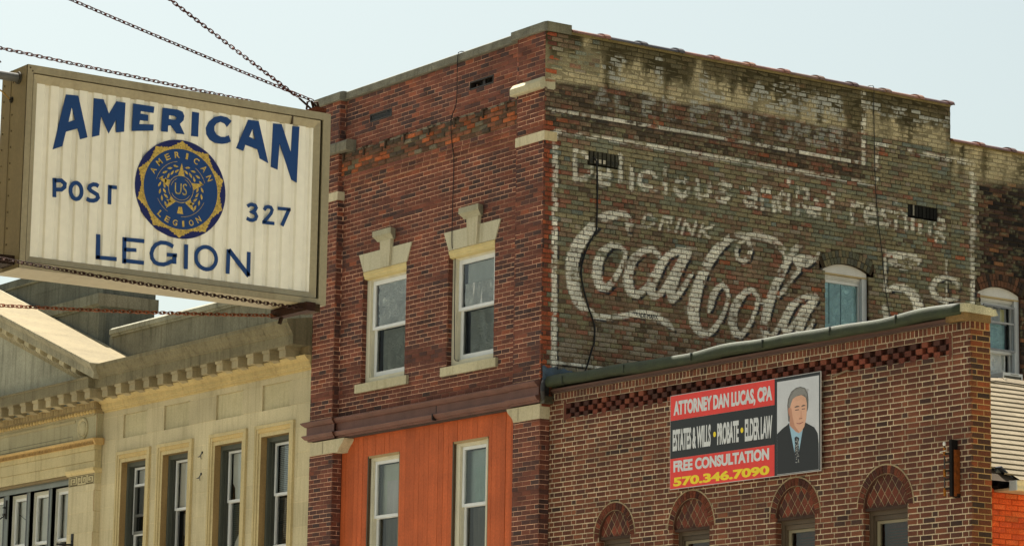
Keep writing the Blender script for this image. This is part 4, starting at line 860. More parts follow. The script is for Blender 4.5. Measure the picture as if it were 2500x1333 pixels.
def half_op(c, rr, zs, u0, u1):
    def fn(v):
        if v <= zs: return (u0, u1)
        q = rr*rr-(v-zs)**2
        if q <= 0: return None
        h = math.sqrt(q); return (c-h, c+h)
    return fn
for a, b in ARCH: gops.append(half_op((a+b)/2, (b-a)/2+.004, 5.42, a+.112, b-.108))
FRZ = (.39, 8.07, 7.106, 7.318)
gops.append(rect_op(*FRZ))
B, S = brick_rects(0.0, XG, 3.0, 7.385, GZ, .206, .014, 'monk', gops, .03, 7.385-GZ*66)
gw = brickwork('front_wall', low, GM, B, S, g_col, g_mor, (M['brick'], M['mortar']), 3, 1, .0035, .0014, .0018)
B = np.array([(x+.006, x+.066, 7.391, 7.474, 1) for x in np.arange(.12, XG-.06, .0735)]); S = [(0.1, XG, 7.385, 7.48)]
brickwork('header_course', low, GM, B, S, g_col, g_mor, (M['brick'], M['mortar']), 2, 1, .003, .002, .002)
B, S = brick_rects(.16, .475, 3.0, 7.385, GZ, .206, .0115, 'run', [], .10, 7.385-GZ*66)
gsw = brickwork('end_wall', low, GS, B, S, gs_col, gs_mor, (M['brick'], M['mortar']), 3, 1, .003, .0014, .002)
B = np.array([(x+.006, x+.062, 7.391, 7.474, 1) for x in np.arange(.163, .46, .078)]); S = [(.16, .475, 7.385, 7.5)]
brickwork('header_course', low, GS, B, S, gs_col, gs_mor, (M['brick'], M['mortar']), 2, 1, .003, .002, .002)
# recessed frieze of projecting headers
m = MB(); m.box(GM, FRZ[0], FRZ[1], FRZ[2], FRZ[3], -.075, -.06, C(66, 38, 28))
ring(m, GM, FRZ[0]-.001, FRZ[1]+.001, FRZ[2]-.001, FRZ[3]+.001, .003, -.11, -.004, C(70, 40, 30))
for row in range(3):
    z0 = FRZ[2]+.004+row*.0705; x = FRZ[0]+(.103 if row % 2 else 0); k = 0
    while x < FRZ[1]-.05:
        m.box(GM, x, x+.106+random.uniform(-.006, .006), z0, z0+.062, -.11, random.uniform(-.006, .004), jit(C(*random.choice([(100, 50, 36), (84, 44, 33), (112, 60, 42), (66, 38, 30)])), .12)); x += .206
        k += 1
m.build('frieze', M['brick'], low)
for sgn, xe in ((1, FRZ[1]), (-1, FRZ[0])):
    m = MB(); m.box(GM, xe if sgn > 0 else xe-.055, xe+.055 if sgn > 0 else xe, FRZ[2]-.02, FRZ[3]+.02, -.02, .003, C(92, 50, 36)); m.box(GM, xe+sgn*.058-.004, xe+sgn*.058+.004, FRZ[2]-.12, FRZ[3]+.04, -.02, .0035, C(150, 134, 108), 1)
    m.build('frieze_end', (M['brick'], M['mortar']), low)
# fascia board and the tarred green coping
m = MB(); m.box(GM, .10, 8.33, 7.478, 7.508, -.05, .035, C(72, 50, 42)); m.box(GM, .10, 8.36, 7.508, 7.535, -.05, .055, C(84, 58, 48)); m.build('fascia_board', M['paint'], low)
m = MB(); N = 60; sec = [(-.30, 7.55), (.10, 7.535), (.14, 7.545), (.155, 7.57), (.150, 7.625), (.138, 7.662), (.112, 7.678), (.06, 7.684), (-.3, 7.68)]
pts = []; n = len(sec)
for i in range(N+1):
    u = .11+(8.40-.11)*i/N; dz = .012*math.sin(u*1.7)+.006*math.sin(u*5.1)+(.022*(1-u/8.4)); g = 1+.05*math.sin(u*3.3+1)
    for d, z in sec: pts.append(GM(u, 7.535+(z-7.535)*g+dz, d*g if d > 0 else d))
f = [(i*n+j, i*n+(j+1) % n, (i+1)*n+(j+1) % n, (i+1)*n+j) for i in range(N) for j in range(n)]+[tuple(range(n)), tuple(range(N*n, N*n+n))]
m.add(pts, f, C(44, 52, 30, 1.0))
for u in (.5, 1.9, 3.35, 4.8, 6.1, 7.3): m.box(GM, u, u+.012, 7.56, 7.67, .1, .166, C(36, 42, 30))
m.build('coping', M['coping'], low, True)
m = MB()
zz_ = [(.0, 7.566), (.0, 7.655), (.0, 7.655)]
poly = [(.03, 7.572), (.03, 7.668), (.12, 7.672), (.24, 7.664), (.33, 7.668), (.38, 7.654), (.45, 7.658), (.50, 7.638), (.535, 7.646), (.555, 7.60), (.575, 7.575), (.52, 7.562), (.47, 7.565)]
m.prism(GS, poly, -.25, .035, C(176, 168, 136)); m.build('coping_stone', M['concrete'], low)
m = MB(); m.box(GS, .05, .478, 7.478, 7.567, -.3, .01, C(116, 92, 58)); m.build('mortar_bed', M['concrete'], low)
m = MB(); m.box(Ident, .1, XG-.035, .2, .47, 3, 7.53, C(70, 44, 34)); m.build('wall_core', M['brick'], low) if False else None
m = MB(); m.box(Ident, .05, XG-.04, .455, .47, 0, 7.53, C(80, 50, 38)); m.box(Ident, .0, XG, .165, .455, 7.50, 7.545, C(80, 60, 48)); m.build('wall_back', M['brick'], low)
# arched windows with brick tympana
for i, (a, b) in enumerate(ARCH):
    c = (a+b)/2; ro = (b-a)/2; ri = ro-.108; zs = 5.42
    ar = arch_bricks(low, GM, a+.108, b-.108, zs, ri-.0005, 1, [(92, 50, 36), (80, 44, 33), (104, 56, 40), (66, 40, 34)], 'arch', C(150, 134, 106), .066, .104, .003, .012)
    m = MB(); n = 28
    for k in range(n):                              # mortar lip round the ring
        g0 = math.pi*k/n; g1 = math.pi*(k+1)/n
        q = [(c+r_*math.cos(g), zs+r_*math.sin(g)) for r_, g in ((ro-.010, g0), (ro-.010, g1), (ro+.010, g1), (ro+.010, g0))]
        m.prism(GM, q, -.02, .002, C(146, 130, 102))
    m.build('mortar_lip', M['mortar'], ar)
    # tympanum: bricks cut to diamonds
    ty = MB(); dT = -.045; p = .128; q_ = .17
    ty.add([GM(c+ri*math.cos(g), zs+ri*math.sin(g), dT-.006) for g in np.linspace(0, math.pi, 25)], [tuple(range(25))], C(152, 136, 108), 1)
    e = .0085
    for ii in range(-6, 7):
        for jj in range(-1, 9):
            cx = c+(ii+.5*(jj % 2))*p; cz = zs+jj*q_/2-.005
            d = [(cx-p/2+e, cz), (cx, cz+q_/2-e*1.3), (cx+p/2-e, cz), (cx, cz-q_/2+e*1.3)]
            poly = d                                # clip the diamond to the half disc
            out = []
            def inside(pt): return pt[1] >= zs+.004 and math.hypot(pt[0]-c, pt[1]-zs) <= ri-.006
            dense = []
            for k in range(4):
                x0, y0 = d[k]; x1, y1 = d[(k+1) % 4]
                for t in range(8): dense.append((x0+(x1-x0)*t/8, y0+(y1-y0)*t/8))
            cl = []
            for (x, y) in dense:
                y = max(y, zs+.004); rr = math.hypot(x-c, y-zs)
                if rr > ri-.006: x = c+(x-c)*(ri-.006)/rr; y = zs+(y-zs)*(ri-.006)/rr
                if not cl or math.hypot(cl[-1][0]-x, cl[-1][1]-y) > .002: cl.append((x, y))
            if not any(inside(x) for x in dense): continue
            ar_ = abs(sum(cl[k][0]*cl[(k+1) % len(cl)][1]-cl[(k+1) % len(cl)][0]*cl[k][1] for k in range(len(cl))))/2
            if len(cl) < 3 or ar_ < 3e-4: continue
            ty.prism(GM, cl, dT-.03, dT+random.uniform(-.002, .002), jit(C(*random.choice([(96, 48, 34), (78, 42, 32), (66, 38, 32), (110, 54, 38)])), .12), 0)
    # reveal of the ring down to the tympanum
    for k in range(24):
        g0 = math.pi*k/24; g1 = math.pi*(k+1)/24
        ty.add([GM(c+ri*math.cos(g), zs+ri*math.sin(g), d) for g, d in ((g0, .0), (g1, .0), (g1, dT-.02), (g0, dT-.02))], [(0, 1, 2, 3)], C(70, 42, 32), 0)
    ty.box(GM, c-ri, c+ri, zs-.03, zs+.004, -.16, -.03, C(60, 44, 34), 0)
    ty.build('tympanum', (M['brick'], M['mortar']), low)
    u0, u1, z0, z1 = c-ri, c+ri, 3.6, zs-.03
    reveal(gw, GM, ((u0, u1, z0, zs),), .12, g_col, g_mor, GZ, 7.385-GZ*66)
    BR = C(80, 68, 54)
    f = MB(); ring(f, GM, u0, u1, z0, z1, .06, -.26, -.10, BR, .05); ring(f, GM, u0+.06, u1-.06, z0, z1-.05, .018, -.26, -.125, jit(BR, .2), .06)
    f.box(GM, u0+.06, u1-.06, z1-.055, z1-.05, -.2, -.12, C(40, 34, 28))
    wn = f.build('window', M['paint'], low); wn['label'] = ('leftmost arched window, mostly below the picture', 'arched window under the left end of the banner', 'arched window under the portrait', 'arched window nearest the corner')[i]
    sh = MB(); ring(sh, GM, u0+.08, u1-.08, z0, z1-.115, .05, -.2, -.15, C(126, 118, 96), .035); sh.build('sash', M['paint'], wn)
    pane(wn, GM, u0+.13, u1-.13, z0, z1-.15, -.17)
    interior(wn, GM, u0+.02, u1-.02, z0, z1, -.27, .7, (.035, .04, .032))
    bl = blind_mb(GM, u0+.14, u1-.14, z0, z1-.16, -.30, C(50, 54, 46), .035); bl.build('blind', M['cloth'], wn)

# ------------------------------------------------------------------ banner on the low building
ban = thing('banner', (4.3, .11, 6.55), 'red and black lawyer banner with a portrait, hung on the brown brick wall', 'banner')
BF = Front(.112); BU0, BU1, BV0, BV1 = 2.81, 5.83, 5.935, 7.165; BX = 4.943
RED = C(222, 54, 44, 1.0); BLK = C(22, 24, 26, 1.0); SIL = C(206, 208, 208, 1.0); YEL = C(236, 208, 24, 1.0)
m = MB(); m.box(BF, BU0, BU1, BV0, BV1, 0, .012, C(196, 190, 184, 1)); m.build('panel', M['sticker'], ban)
m = MB(); m.box(BF, BU0+.008, BX, 6.835, BV1-.008, .0, .0145, RED); m.box(BF, BU0+.008, BX, BV0+.008, 6.335, .0, .0145, RED); m.build('red_band', M['sticker'], ban)
m = MB(); m.box(BF, BU0+.008, BX, 6.337, 6.833, .0, .0143, BLK); m.box(BF, BX+.002, BU1-.008, BV0+.008, BV1-.008, 0, .0143, BLK); m.build('black_band', M['sticker'], ban)
text_mb('ATTORNEY DAN LUCAS, CPA', BF, 2.885, 4.90, 6.865, 7.085, .014, .017, SIL, .05).build('lettering', M['sticker'], ban)
t_ = text_mb('ESTATES & WILLS', BF, 2.87, 3.665, 6.43, 6.715, .014, .017, SIL, .04)
text_mb('PROBATE', BF, 3.80, 4.235, 6.43, 6.712, .014, .017, SIL, .04, t_); text_mb('ELDER LAW', BF, 4.36, 4.90, 6.425, 6.71, .014, .017, SIL, .04, t_); t_.build('lettering', M['sticker'], ban)
text_mb('FREE CONSULTATION', BF, 2.89, 4.84, 6.155, 6.305, .014, .017, SIL, .045).build('lettering', M['sticker'], ban)
text_mb('570.346.7090', BF, 2.89, 4.845, 5.968, 6.09, .014, .017, YEL, .045).build('lettering', M['sticker'], ban)
m = MB()
for x, z in ((3.745, 6.575), (4.30, 6.577)):
    m.prism(BF, [(x+.027*math.cos(g), z+.034*math.sin(g)) for g in np.linspace(0, 2*math.pi, 17)[:-1]], .014, .017, YEL)
m.build('yellow_dot', M['sticker'], ban)
# portrait print: flat shapes laid one over the other
m = MB()
GR = C(196, 198, 202, 1)
m.box(BF, 4.995, 5.80, 5.95, 7.115, .0, .0155, GR)
pr = m.build('portrait', M['sticker'], ban)
def flat(poly, c, d, name, par=pr):
    b = MB(); b.prism(BF, poly, .014, d, c); return b.build(name, M['sticker'], par)
flat([(4.997, 6.462), (5.10, 6.52), (5.20, 6.56), (5.26, 6.61), (5.38, 6.45), (5.50, 6.575), (5.60, 6.53), (5.71, 6.48), (5.775, 6.40), (5.792, 6.28), (5.797, 5.955), (4.997, 5.955)], C(24, 25, 28, 1), .0165, 'jacket')
flat([(5.225, 6.585), (5.27, 6.63), (5.50, 6.56), (5.505, 6.52), (5.40, 6.13), (5.35, 6.15), (5.29, 6.36)], C(150, 186, 206, 1), .0172, 'shirt')
flat([(5.335, 6.385), (5.37, 6.40), (5.425, 6.375), (5.415, 6.30), (5.43, 6.12), (5.375, 6.03), (5.33, 6.13), (5.345, 6.30)], C(30, 32, 40, 1), .0178, 'tie')
b = MB()
for k in range(60):
    t = random.random(); x = 5.385+random.uniform(-.035, .035)*(1 if t < .9 else .4); z = 6.07+t*.30
    b.box(BF, x, x+.008, z, z+.009, .017, .0181, C(196, 196, 190, 1))
b.build('tie_pattern', M['sticker'], pr)
flat([(5.215, 6.60), (5.205, 6.70), (5.195, 6.80), (5.21, 6.88), (5.27, 6.965), (5.36, 7.005), (5.45, 7.01), (5.535, 6.985), (5.585, 6.92), (5.60, 6.83), (5.595, 6.74), (5.58, 6.70), (5.5, 6.62), (5.3, 6.58)], C(100, 98, 94, 1), .0176, 'hair')
flat([(5.24, 6.56), (5.25, 6.68), (5.235, 6.78), (5.26, 6.85), (5.34, 6.895), (5.47, 6.905), (5.55, 6.865), (5.572, 6.79), (5.57, 6.70), (5.555, 6.60), (5.525, 6.51), (5.47, 6.455), (5.42, 6.435), (5.36, 6.46), (5.29, 6.51)], C(216, 166, 138, 1), .0184, 'face')
flat([(5.24, 6.55), (5.252, 6.68), (5.24, 6.77), (5.275, 6.76), (5.30, 6.64), (5.34, 6.53), (5.42, 6.455), (5.42, 6.437), (5.36, 6.46), (5.29, 6.51)], C(188, 134, 108, 1), .0187, 'cheek')
flat([(5.21, 6.73), (5.225, 6.775), (5.245, 6.75), (5.25, 6.68), (5.235, 6.655)], C(178, 122, 98, 1), .0188, 'ear')
b = MB()
for (x, z, w_, s) in ((5.385, 6.722, .036, .01), (5.508, 6.722, .030, .01)):
    b.box(BF, x-w_, x+w_, z, z+.010, .018, .0191, C(70, 50, 44, 1)); b.prism(BF, [(x-w_*1.2, z+.035), (x+w_*1.2, z+.04), (x+w_*1.2, z+.050), (x-w_*.2, z+.058), (x-w_*1.3, z+.045)], .018, .0191, C(92, 80, 72, 1))
b.prism(BF, [(5.455, 6.71), (5.468, 6.71), (5.488, 6.625), (5.475, 6.612), (5.43, 6.612), (5.425, 6.622), (5.45, 6.64)], .018, .0190, C(206, 150, 122, 1))
b.prism(BF, [(5.42, 6.607), (5.49, 6.607), (5.48, 6.617), (5.43, 6.617)], .018, .0191, C(132, 80, 62, 1))
b.prism(BF, [(5.375, 6.565), (5.43, 6.556), (5.50, 6.568), (5.505, 6.56), (5.44, 6.545), (5.38, 6.555)], .018, .0192, C(150, 76, 70, 1))
b.prism(BF, [(5.30, 6.87), (5.40, 6.90), (5.52, 6.875), (5.54, 6.82), (5.45, 6.845), (5.35, 6.83)], .018, .0186, C(212, 162, 134, 1))
b.build('features', M['sticker'], pr)
flat([(5.24, 6.88), (5.22, 6.80), (5.245, 6.76), (5.27, 6.82), (5.30, 6.87), (5.40, 6.91), (5.53, 6.905), (5.565, 6.86), (5.58, 6.90), (5.52, 6.98), (5.44, 7.0), (5.34, 6.985)], C(128, 126, 122, 1), .0190, 'forelock')
b = MB()
for k in range(14): x = 5.25+k*.024; b.strip(BF, [(x, 6.90-.02*abs(k-7)/7), (x+.03, 6.95), (x+.05, 6.985-.004*abs(k-7))], .004, .018, .0193, C(150, 148, 144, 1))
b.build('hair_strands', M['sticker'], pr)

# ------------------------------------------------------------------ iron bracket, tar patch, cables
br = thing('iron_bracket', (8.2, .1, 5.8), 'rusty black iron bracket with rod and insulators bolted beside the brick corner', 'bracket')
m = MB(); m.box(GM, 8.165, 8.205, 5.44, 6.10, 0.0, .10, C(26, 22, 20)); m.box(GM, 8.215, 8.24, 5.44, 5.98, .0, .075, C(120, 64, 22)); m.box(GM, 8.16, 8.245, 5.43, 5.47, .0, .05, C(40, 28, 20)); m.build('channel', M['rust'], br)
m = MB(); m.tube([(8.085, .06, 5.50), (8.085, .06, 6.06)], .008, 8, C(60, 58, 56)); m.lathe(lambda u, v, d: (8.085+u, .06+v, 6.055+d), [(.014, -.02), (.02, 0), (.016, .022), (0.004, .03)], C(210, 206, 196)); m.build('rod', M['dark'], br)
for z in (5.97, 5.72, 5.50):
    m = MB(); m.lathe(lambda u, v, d, z=z: (8.085+u, .06+v, z+d), [(.008, -.05), (.016, -.045), (.016, .03), (.02, .035), (.008, .045)], C(150, 96, 34)); m.build('insulator', M['rust'], br)
for z in (5.93, 5.83, 5.73, 5.63, 5.52):
    m = MB(); m.box(GM, 8.09, 8.17, z, z+.022, .085, .105, C(44, 34, 26)); m.build('arm', M['rust'], br)
m = MB(); m.tube([(8.03, .04, 5.965), (8.12, .05, 5.975)], .006, 6, C(190, 184, 172)); m.build('pin', M['dark'], br)

tar = MB()
N = 18; top = []; bot = []
for i in range(N+1):
    s = i/N; u = .0+.60*s
    top.append((u, 7.85+.02*math.sin(s*23)+random.uniform(-.018, .018)-.06*max(0, s-.72)*3, .035)); bot.append((u, 7.61, .03+.06*math.sin(math.pi*s)))
pts = [SM(u, v, d) for u, v, d in top]+[SM(u, 7.75, .05+.03*math.sin(u*19)) for u, v, d in top]+[SM(u, v, d) for u, v, d in bot]
n = N+1
tar.add(pts, [(r_*n+i, r_*n+i+1, (r_+1)*n+i+1, (r_+1)*n+i) for r_ in range(2) for i in range(N)], C(58, 72, 82))
tag(tar.build('tar_flashing', M['tar'], None, True), 'ragged blue grey tarred flashing where the green coping meets the mural wall', 'flashing')
db = MB(); db.tube([(.05, .02, 7.64), (.09, -.02, 7.60), (.10, -.03, 7.50), (.07, .0, 7.42), (.04, .06, 7.36)], .035, 8, C(34, 32, 30)); db.box(Ident, .0, .10, .0, .14, 7.34, 7.44, C(60, 56, 40)); db.box(Ident, .02, .06, .02, .10, 7.44, 7.62, C(24, 24, 24))
tag(db.build('drain_stub', M['tar'], None), 'crumpled black drain stub at the left end of the green coping', 'drain')
def cable(pts, r, c, label, name='cable', n=6):
    P = [Vector(p) for p in pts]; out = []
    for i in range(len(P)-1):
        a = P[max(i-1, 0)]; b = P[i]; c_ = P[i+1]; d = P[min(i+2, len(P)-1)]
        for t in np.linspace(0, 1, 7)[:-1]:
            out.append(.5*((2*b)+(c_-a)*t+(2*a-5*b+4*c_-d)*t*t+(3*b-a-3*c_+d)*t**3))
    out.append(P[-1])
    m = MB(); m.tube(out, r, n, c); return tag(m.build(name, M['dark'], None, True), label, 'cable')
cable([(-2.24, .20, 12.775), (-2.262, .06, 12.78), (-2.30, .045, 12.66), (-2.36, .08, 12.05), (-2.40, .02, 11.79), (-2.40, .04, 11.45), (-2.42, .095, 11.15), (-2.42, .09, 10.52), (-2.41, .085, 9.91), (-2.455, .17, 9.80), (-2.44, .17, 9.19), (-2.42, .17, 8.4), (-2.39, .16, 8.24), (-2.30, .17, 8.21)], .007, C(26, 24, 24), 'thin black cable hanging from the front parapet down to a window jamb')
cable([SM(u, v, .012) for u, v in ((.853, 10.922), (.905, 10.86), (.922, 10.664), (.926, 10.369), (.922, 9.955), (.895, 9.841), (.772, 9.636), (.68, 9.388), (.663, 9.228), (.704, 9.028), (.794, 8.771), (.864, 8.621), (.908, 8.484), (.898, 8.259), (.871, 8.198), (.769, 7.899), (.686, 7.80), (.55, 7.74))], .013, C(18, 18, 18), 'thick black cable curving across the big script letter on the painted wall')
cable([(-.1, 6.06, 12.745), SM(6.07, 12.72, .045), SM(6.103, 12.43, .01), SM(6.109, 11.986, .015), SM(6.13, 11.228, .012), SM(6.184, 10.668, .012), SM(6.239, 10.297, .012), SM(6.317, 9.679, .012), SM(6.437, 9.129, .012), SM(6.55, 8.7, .012), SM(6.6, 7.9, .012)], .006, C(30, 30, 30), 'thin black cable dropping from the clay coping past the painted five')
cable([(6.02, 3.02, 7.34), (6.1, 2.92, 7.20), (6.2, 2.7, 7.02), (6.3, 2.3, 6.93), (6.3, 1.2, 6.97), (6.2, .5, 7.1)], .010, C(120, 116, 96), 'pale cable looping off the ridge of the shingled roof')

# ------------------------------------------------------------------ shingled house behind the low building
hs_ = thing('painted_house', (0, 0, 0), 'orange painted brick house with a pale shingled roof behind the brown wall', 'house')
def o_col(U, V, r, hd):
    P = pal([(206, 84, 34), (196, 78, 36), (216, 96, 44), (188, 88, 40)]); c = pick(P, np.array([1, 1, .8, .5])[:, None]*np.ones((1, len(U))), r[:, 0, 0])*(1+(r[:, 1]-.5)*.15)
    f = .85+.3*fbm(U*8, V*14, 160, 3); return np.stack([c[:, k:k+1]*f for k in range(3)])
def o_mor(u, v):
    a = np.array(C(178, 70, 30)); n = fbm(u*6, v*9, 161); ch = sst(fbm(u*9, v*16, 162), .66, .74); t = np.array(C(190, 140, 90))
    return [a[k]*(.75+.4*n)*(1-ch)+t[k]*ch for k in range(3)]
B, S = brick_rects(.48, 13.0, 2.5, 5.60, .0677, .203, .012, 'run', [], 0, 0)
brickwork('wall', hs_, Side(8.12), B, S, o_col, o_mor, (M['brick'], M['mortar']), 3, 1, .005, .002, .004)
EX, EZ, RX, RZ = 8.42, 5.66, 6.0, 7.30          # eave and ridge
def roofp(s, y, lift=0):                        # s = 0 eave .. 1 ridge
    sag = -.02*max(0, y-3)
    L_ = math.hypot(EX-RX, RZ-EZ); nx_, nz_ = (RZ-EZ)/L_, (EX-RX)/L_
    return (EX+(RX-EX)*s+nx_*lift, y, EZ+(RZ+sag-EZ)*s+nz_*lift)
m = MB(); ns = 21
def yfront(s): return .92-.55*min(1, s/.17) if s < .17 else .37+0*s
for k in range(ns):
    s0 = k/ns; s1 = (k+1.25)/ns; y = yfront(s0)+(.03 if k else 0)
    y0 = y
    while y < 13:
        wd = random.uniform(.28, .36); e = min(y+wd, 13); c = jit(C(206, 190, 160, .36), .07)
        sk = .05*random.uniform(-1, 1)*0
        p = [roofp(s0, y, .022), roofp(s0, e-.004, .022), roofp(min(s1, 1), e-.004, .004), roofp(min(s1, 1), y, .004), roofp(s0, y, 0), roofp(s0, e-.004, 0)]
        m.add(p, [(0, 1, 2, 3), (4, 5, 1, 0)], c); y = e
m.build('roof', M['shingle'], hs_)
m = MB()
for k in range(40):
    y0 = 2.98+k*.25; a = [roofp(.965, y0, .03), roofp(.965, y0+.27, .03)]; z = RZ-.02*max(0, y0-3)+.035
    m.add([a[0], a[1], (RX, y0+.27, z), (RX, y0, z+.006)], [(0, 1, 2, 3)], jit(C(206, 190, 162, .38), .06)); m.add([(RX, y0+.27, z), (RX, y0, z+.006), (RX-.12, y0, z-.07), (RX-.12, y0+.27, z-.076)], [(0, 1, 2, 3)], C(200, 186, 160, .38))
for k in range(12):
    y0 = 2.98-k*.24; z = RZ+.03-k*.022
    m.add([roofp(.965-.008*k, y0-.25, .03), roofp(.965-.008*k, y0, .03), (RX, y0, z), (RX, y0-.25, z-.02)], [(0, 1, 2, 3)], jit(C(206, 190, 162, .38), .06))
m.build('ridge_cap', M['shingle'], hs_)
m = MB(); m.add([roofp(1, .4, -.01), roofp(1, 13, -.01), (2.5, 13, 5.0), (2.5, .5, 5.0)], [(0, 1, 2, 3)], C(180, 168, 142, .38)); m.add([roofp(.0, .4, -.02), roofp(0, 13, -.02), roofp(1, 13, -.02), roofp(1, .4, -.02)], [(0, 1, 2, 3)], C(70, 60, 48)); m.build('roof_deck', M['shingle'], hs_)
m = MB(); m.profile(Side(8.40), [(.0, 5.655), (.0, 5.545), (.09, 5.54), (.105, 5.56), (.10, 5.60), (.12, 5.64), (.12, 5.655), (.105, 5.655), (.085, 5.60), (.01, 5.58), (.01, 5.655)], .80, 13, C(206, 186, 140)); m.box(Side(8.40), .785, .80, 5.54, 5.655, .0, .118, C(178, 182, 178)); m.build('gutter', M['metal'], hs_)
m = MB(); m.box(Ident, 8.13, 8.40, .80, 13, 5.55, 5.575, C(190, 170, 130)); m.box(Ident, 8.38, 8.40, .82, 13, 5.56, 5.66, C(176, 158, 120)); m.build('soffit', M['paint'], hs_)
# dark boxed end of the eave
m = MB()
q = Matrix.Rotation(R(-33), 3, 'X')
def RB(u, v, d): p = q @ Vector((0, u, v)); return (8.02+d, .80+p.y, 5.715+p.z)
m.box(RB, -.075, .0, -.045, .062, .0, .20, C(112, 112, 106)); m.box(RB, .0, .14, -.05, .066, .0, .24, C(28, 28, 30)); m.box(RB, -.10, .16, .066, .08, -.05, .28, C(70, 74, 84)); m.box(RB, -.11, -.02, -.10, -.05, -.05, .16, C(20, 18, 16)); m.box(RB, .02, .12, -.11, -.05, .0, .2, C(24, 20, 18))
m.box(Ident, 7.9, 8.12, .48, .62, 5.40, 5.72, C(70, 54, 36))
m.build('eave_box', M['shingle'], hs_)
m = MB(); m.box(Ident, 2.5, 8.10, 12.9, 13.0, 0, 5.6, C(190, 80, 36)); m.build('back_wall', M['brick'], hs_)

# ------------------------------------------------------------------ window air conditioner
ac = thing('air_conditioner', (0.2, 8.6, 8.4), 'white window air conditioner with a grey grille under the rear arched window', 'air conditioner')
m = MB(); m.box(SM, 8.40, 8.80, 8.16, 8.54, -.15, .33, C(198, 200, 200, 1)); m.build('case', M['vinyl'], ac)
m = MB(); ring(m, SM, 8.395, 8.805, 8.155, 8.545, .022, .32, .352, C(212, 214, 212, 1), .045); m.box(SM, 8.56, 8.72, 8.515, 8.53, .35, .355, C(140, 138, 132)); m.build('front_frame', M['vinyl'], ac)
m = MB(); m.box(SM, 8.417, 8.783, 8.175, 8.50, .33, .336, C(74, 74, 70))
for k in range(14): m.box(SM, 8.417, 8.783, 8.18+k*.023, 8.186+k*.023, .336, .345, C(92, 92, 88))
m.build('grille', M['dark'], ac)
m = MB()
for k in range(8): m.add([(0.06, 8.399, 8.25+k*.03), (.24, 8.399, 8.25+k*.03), (.24, 8.397, 8.268+k*.03), (.06, 8.397, 8.268+k*.03)], [(0, 1, 2, 3)], C(110, 110, 112))
m.build('side_louver', M['dark'], ac)
m = MB(); m.box(SM, 8.285, 8.40, 8.16, 8.62, -.10, -.08, C(176, 188, 192, 1)); m.build('side_panel', M['vinyl'], ac)
# ------------------------------------------------------------------ pale stone building on the left
sb = thing('stone_building', (-10, 0, 0), 'pale tan limestone bank building with heavy bracketed cornice and tall narrow windows', 'building')
LS = C(184, 172, 138); LSd = C(150, 142, 112)
SW = Front(.05); SP = Front(-.07)
def stone_rows(mb, T, u0, u1, zs, courses, opens, L, base, off=0):
    zl = sorted(set([z for z in zs]+[z for z in courses if zs[0] < z < zs[-1]]+[z for o in opens for z in (o[2], o[3]) if zs[0] < z < zs[-1]]))
    for k in range(len(zl)-1):
        a, b = zl[k], zl[k+1]; mid = (a+b)/2
        iv = [(u0, u1)]
        for (p, q, c, e) in opens:
            if c < mid < e:
                nv = []
                for (x, y) in iv:
                    if q <= x or p >= y: nv.append((x, y)); continue
                    if p > x: nv.append((x, p))
                    if q < y: nv.append((q, y))
                iv = nv
        ga = .0025 if any(abs(a-c) < 1e-6 for c in courses) else 0
        gb = .0025 if any(abs(b-c) < 1e-6 for c in courses) else 0
        ci = sum(1 for c in courses if c < mid)
        rr = random.Random(ci*13+5)
        x = u0-L*(.5 if ci % 2 else 0)+off; xs = []
        while x < u1+L: xs.append(x); x += L*rr.uniform(.85, 1.15)
        cs = [rr.uniform(.93, 1.06) for _ in xs]
        for (p, q) in iv:
            for i in range(len(xs)-1):
                s, t = max(p, xs[i]), min(q, xs[i+1])
                if t-s < .004: continue
                gs = .002 if s > p else 0; gt = .002 if t < q else 0
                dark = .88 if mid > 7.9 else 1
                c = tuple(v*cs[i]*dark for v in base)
                mb.box(T, s+gs, t-gt, a+ga, b-gb, -.14, rr.uniform(-.001, .001), c)
WINS = ((-12.396, -11.531), (-10.936, -10.068), (-9.175, -8.301), (-7.696, -6.829))
PAN = ((-12.40, -11.572), (-10.955, -10.088), (-9.188, -8.334), (-7.71, -6.868))
opens = [(a, b, 4.5, 7.583) for a, b in WINS]+[(a, b, 8.004, 8.405) for a, b in PAN]
cz = [6.08+.387*k for k in range(-6, 5)]+[8.004, 8.405]
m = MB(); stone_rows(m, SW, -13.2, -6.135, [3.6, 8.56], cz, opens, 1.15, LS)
for a, b in ((-13.2, -12.41), (-11.525, -10.96), (-10.06, -9.2), (-8.295, -7.72), (-6.82, -6.135)): m.box(SW, a, b-.004, 3.6, 8.5, -.15, -.0035, C(206, 190, 150))
for a, b in WINS: m.box(SW, a, b, 7.583, 8.5, -.15, -.06, C(206, 190, 150))
wl = m.build('wall', M['stone'], sb)
for a, b in PAN: MB().box(SW, a, b, 8.004, 8.405, -.06, -.032, jit(C(172, 162, 128), .05)).build('recessed_panel', M['stone'], sb)
DG = C(74, 78, 70); DG2 = C(58, 60, 52)
labs = ('narrow stone-framed window furthest left of four, three-part sash', 'stone-framed window with plain white shade, second of four', 'stone-framed window with a torn shade and blind, third of four', 'stone-framed window beside the brick building, with a closed blind')
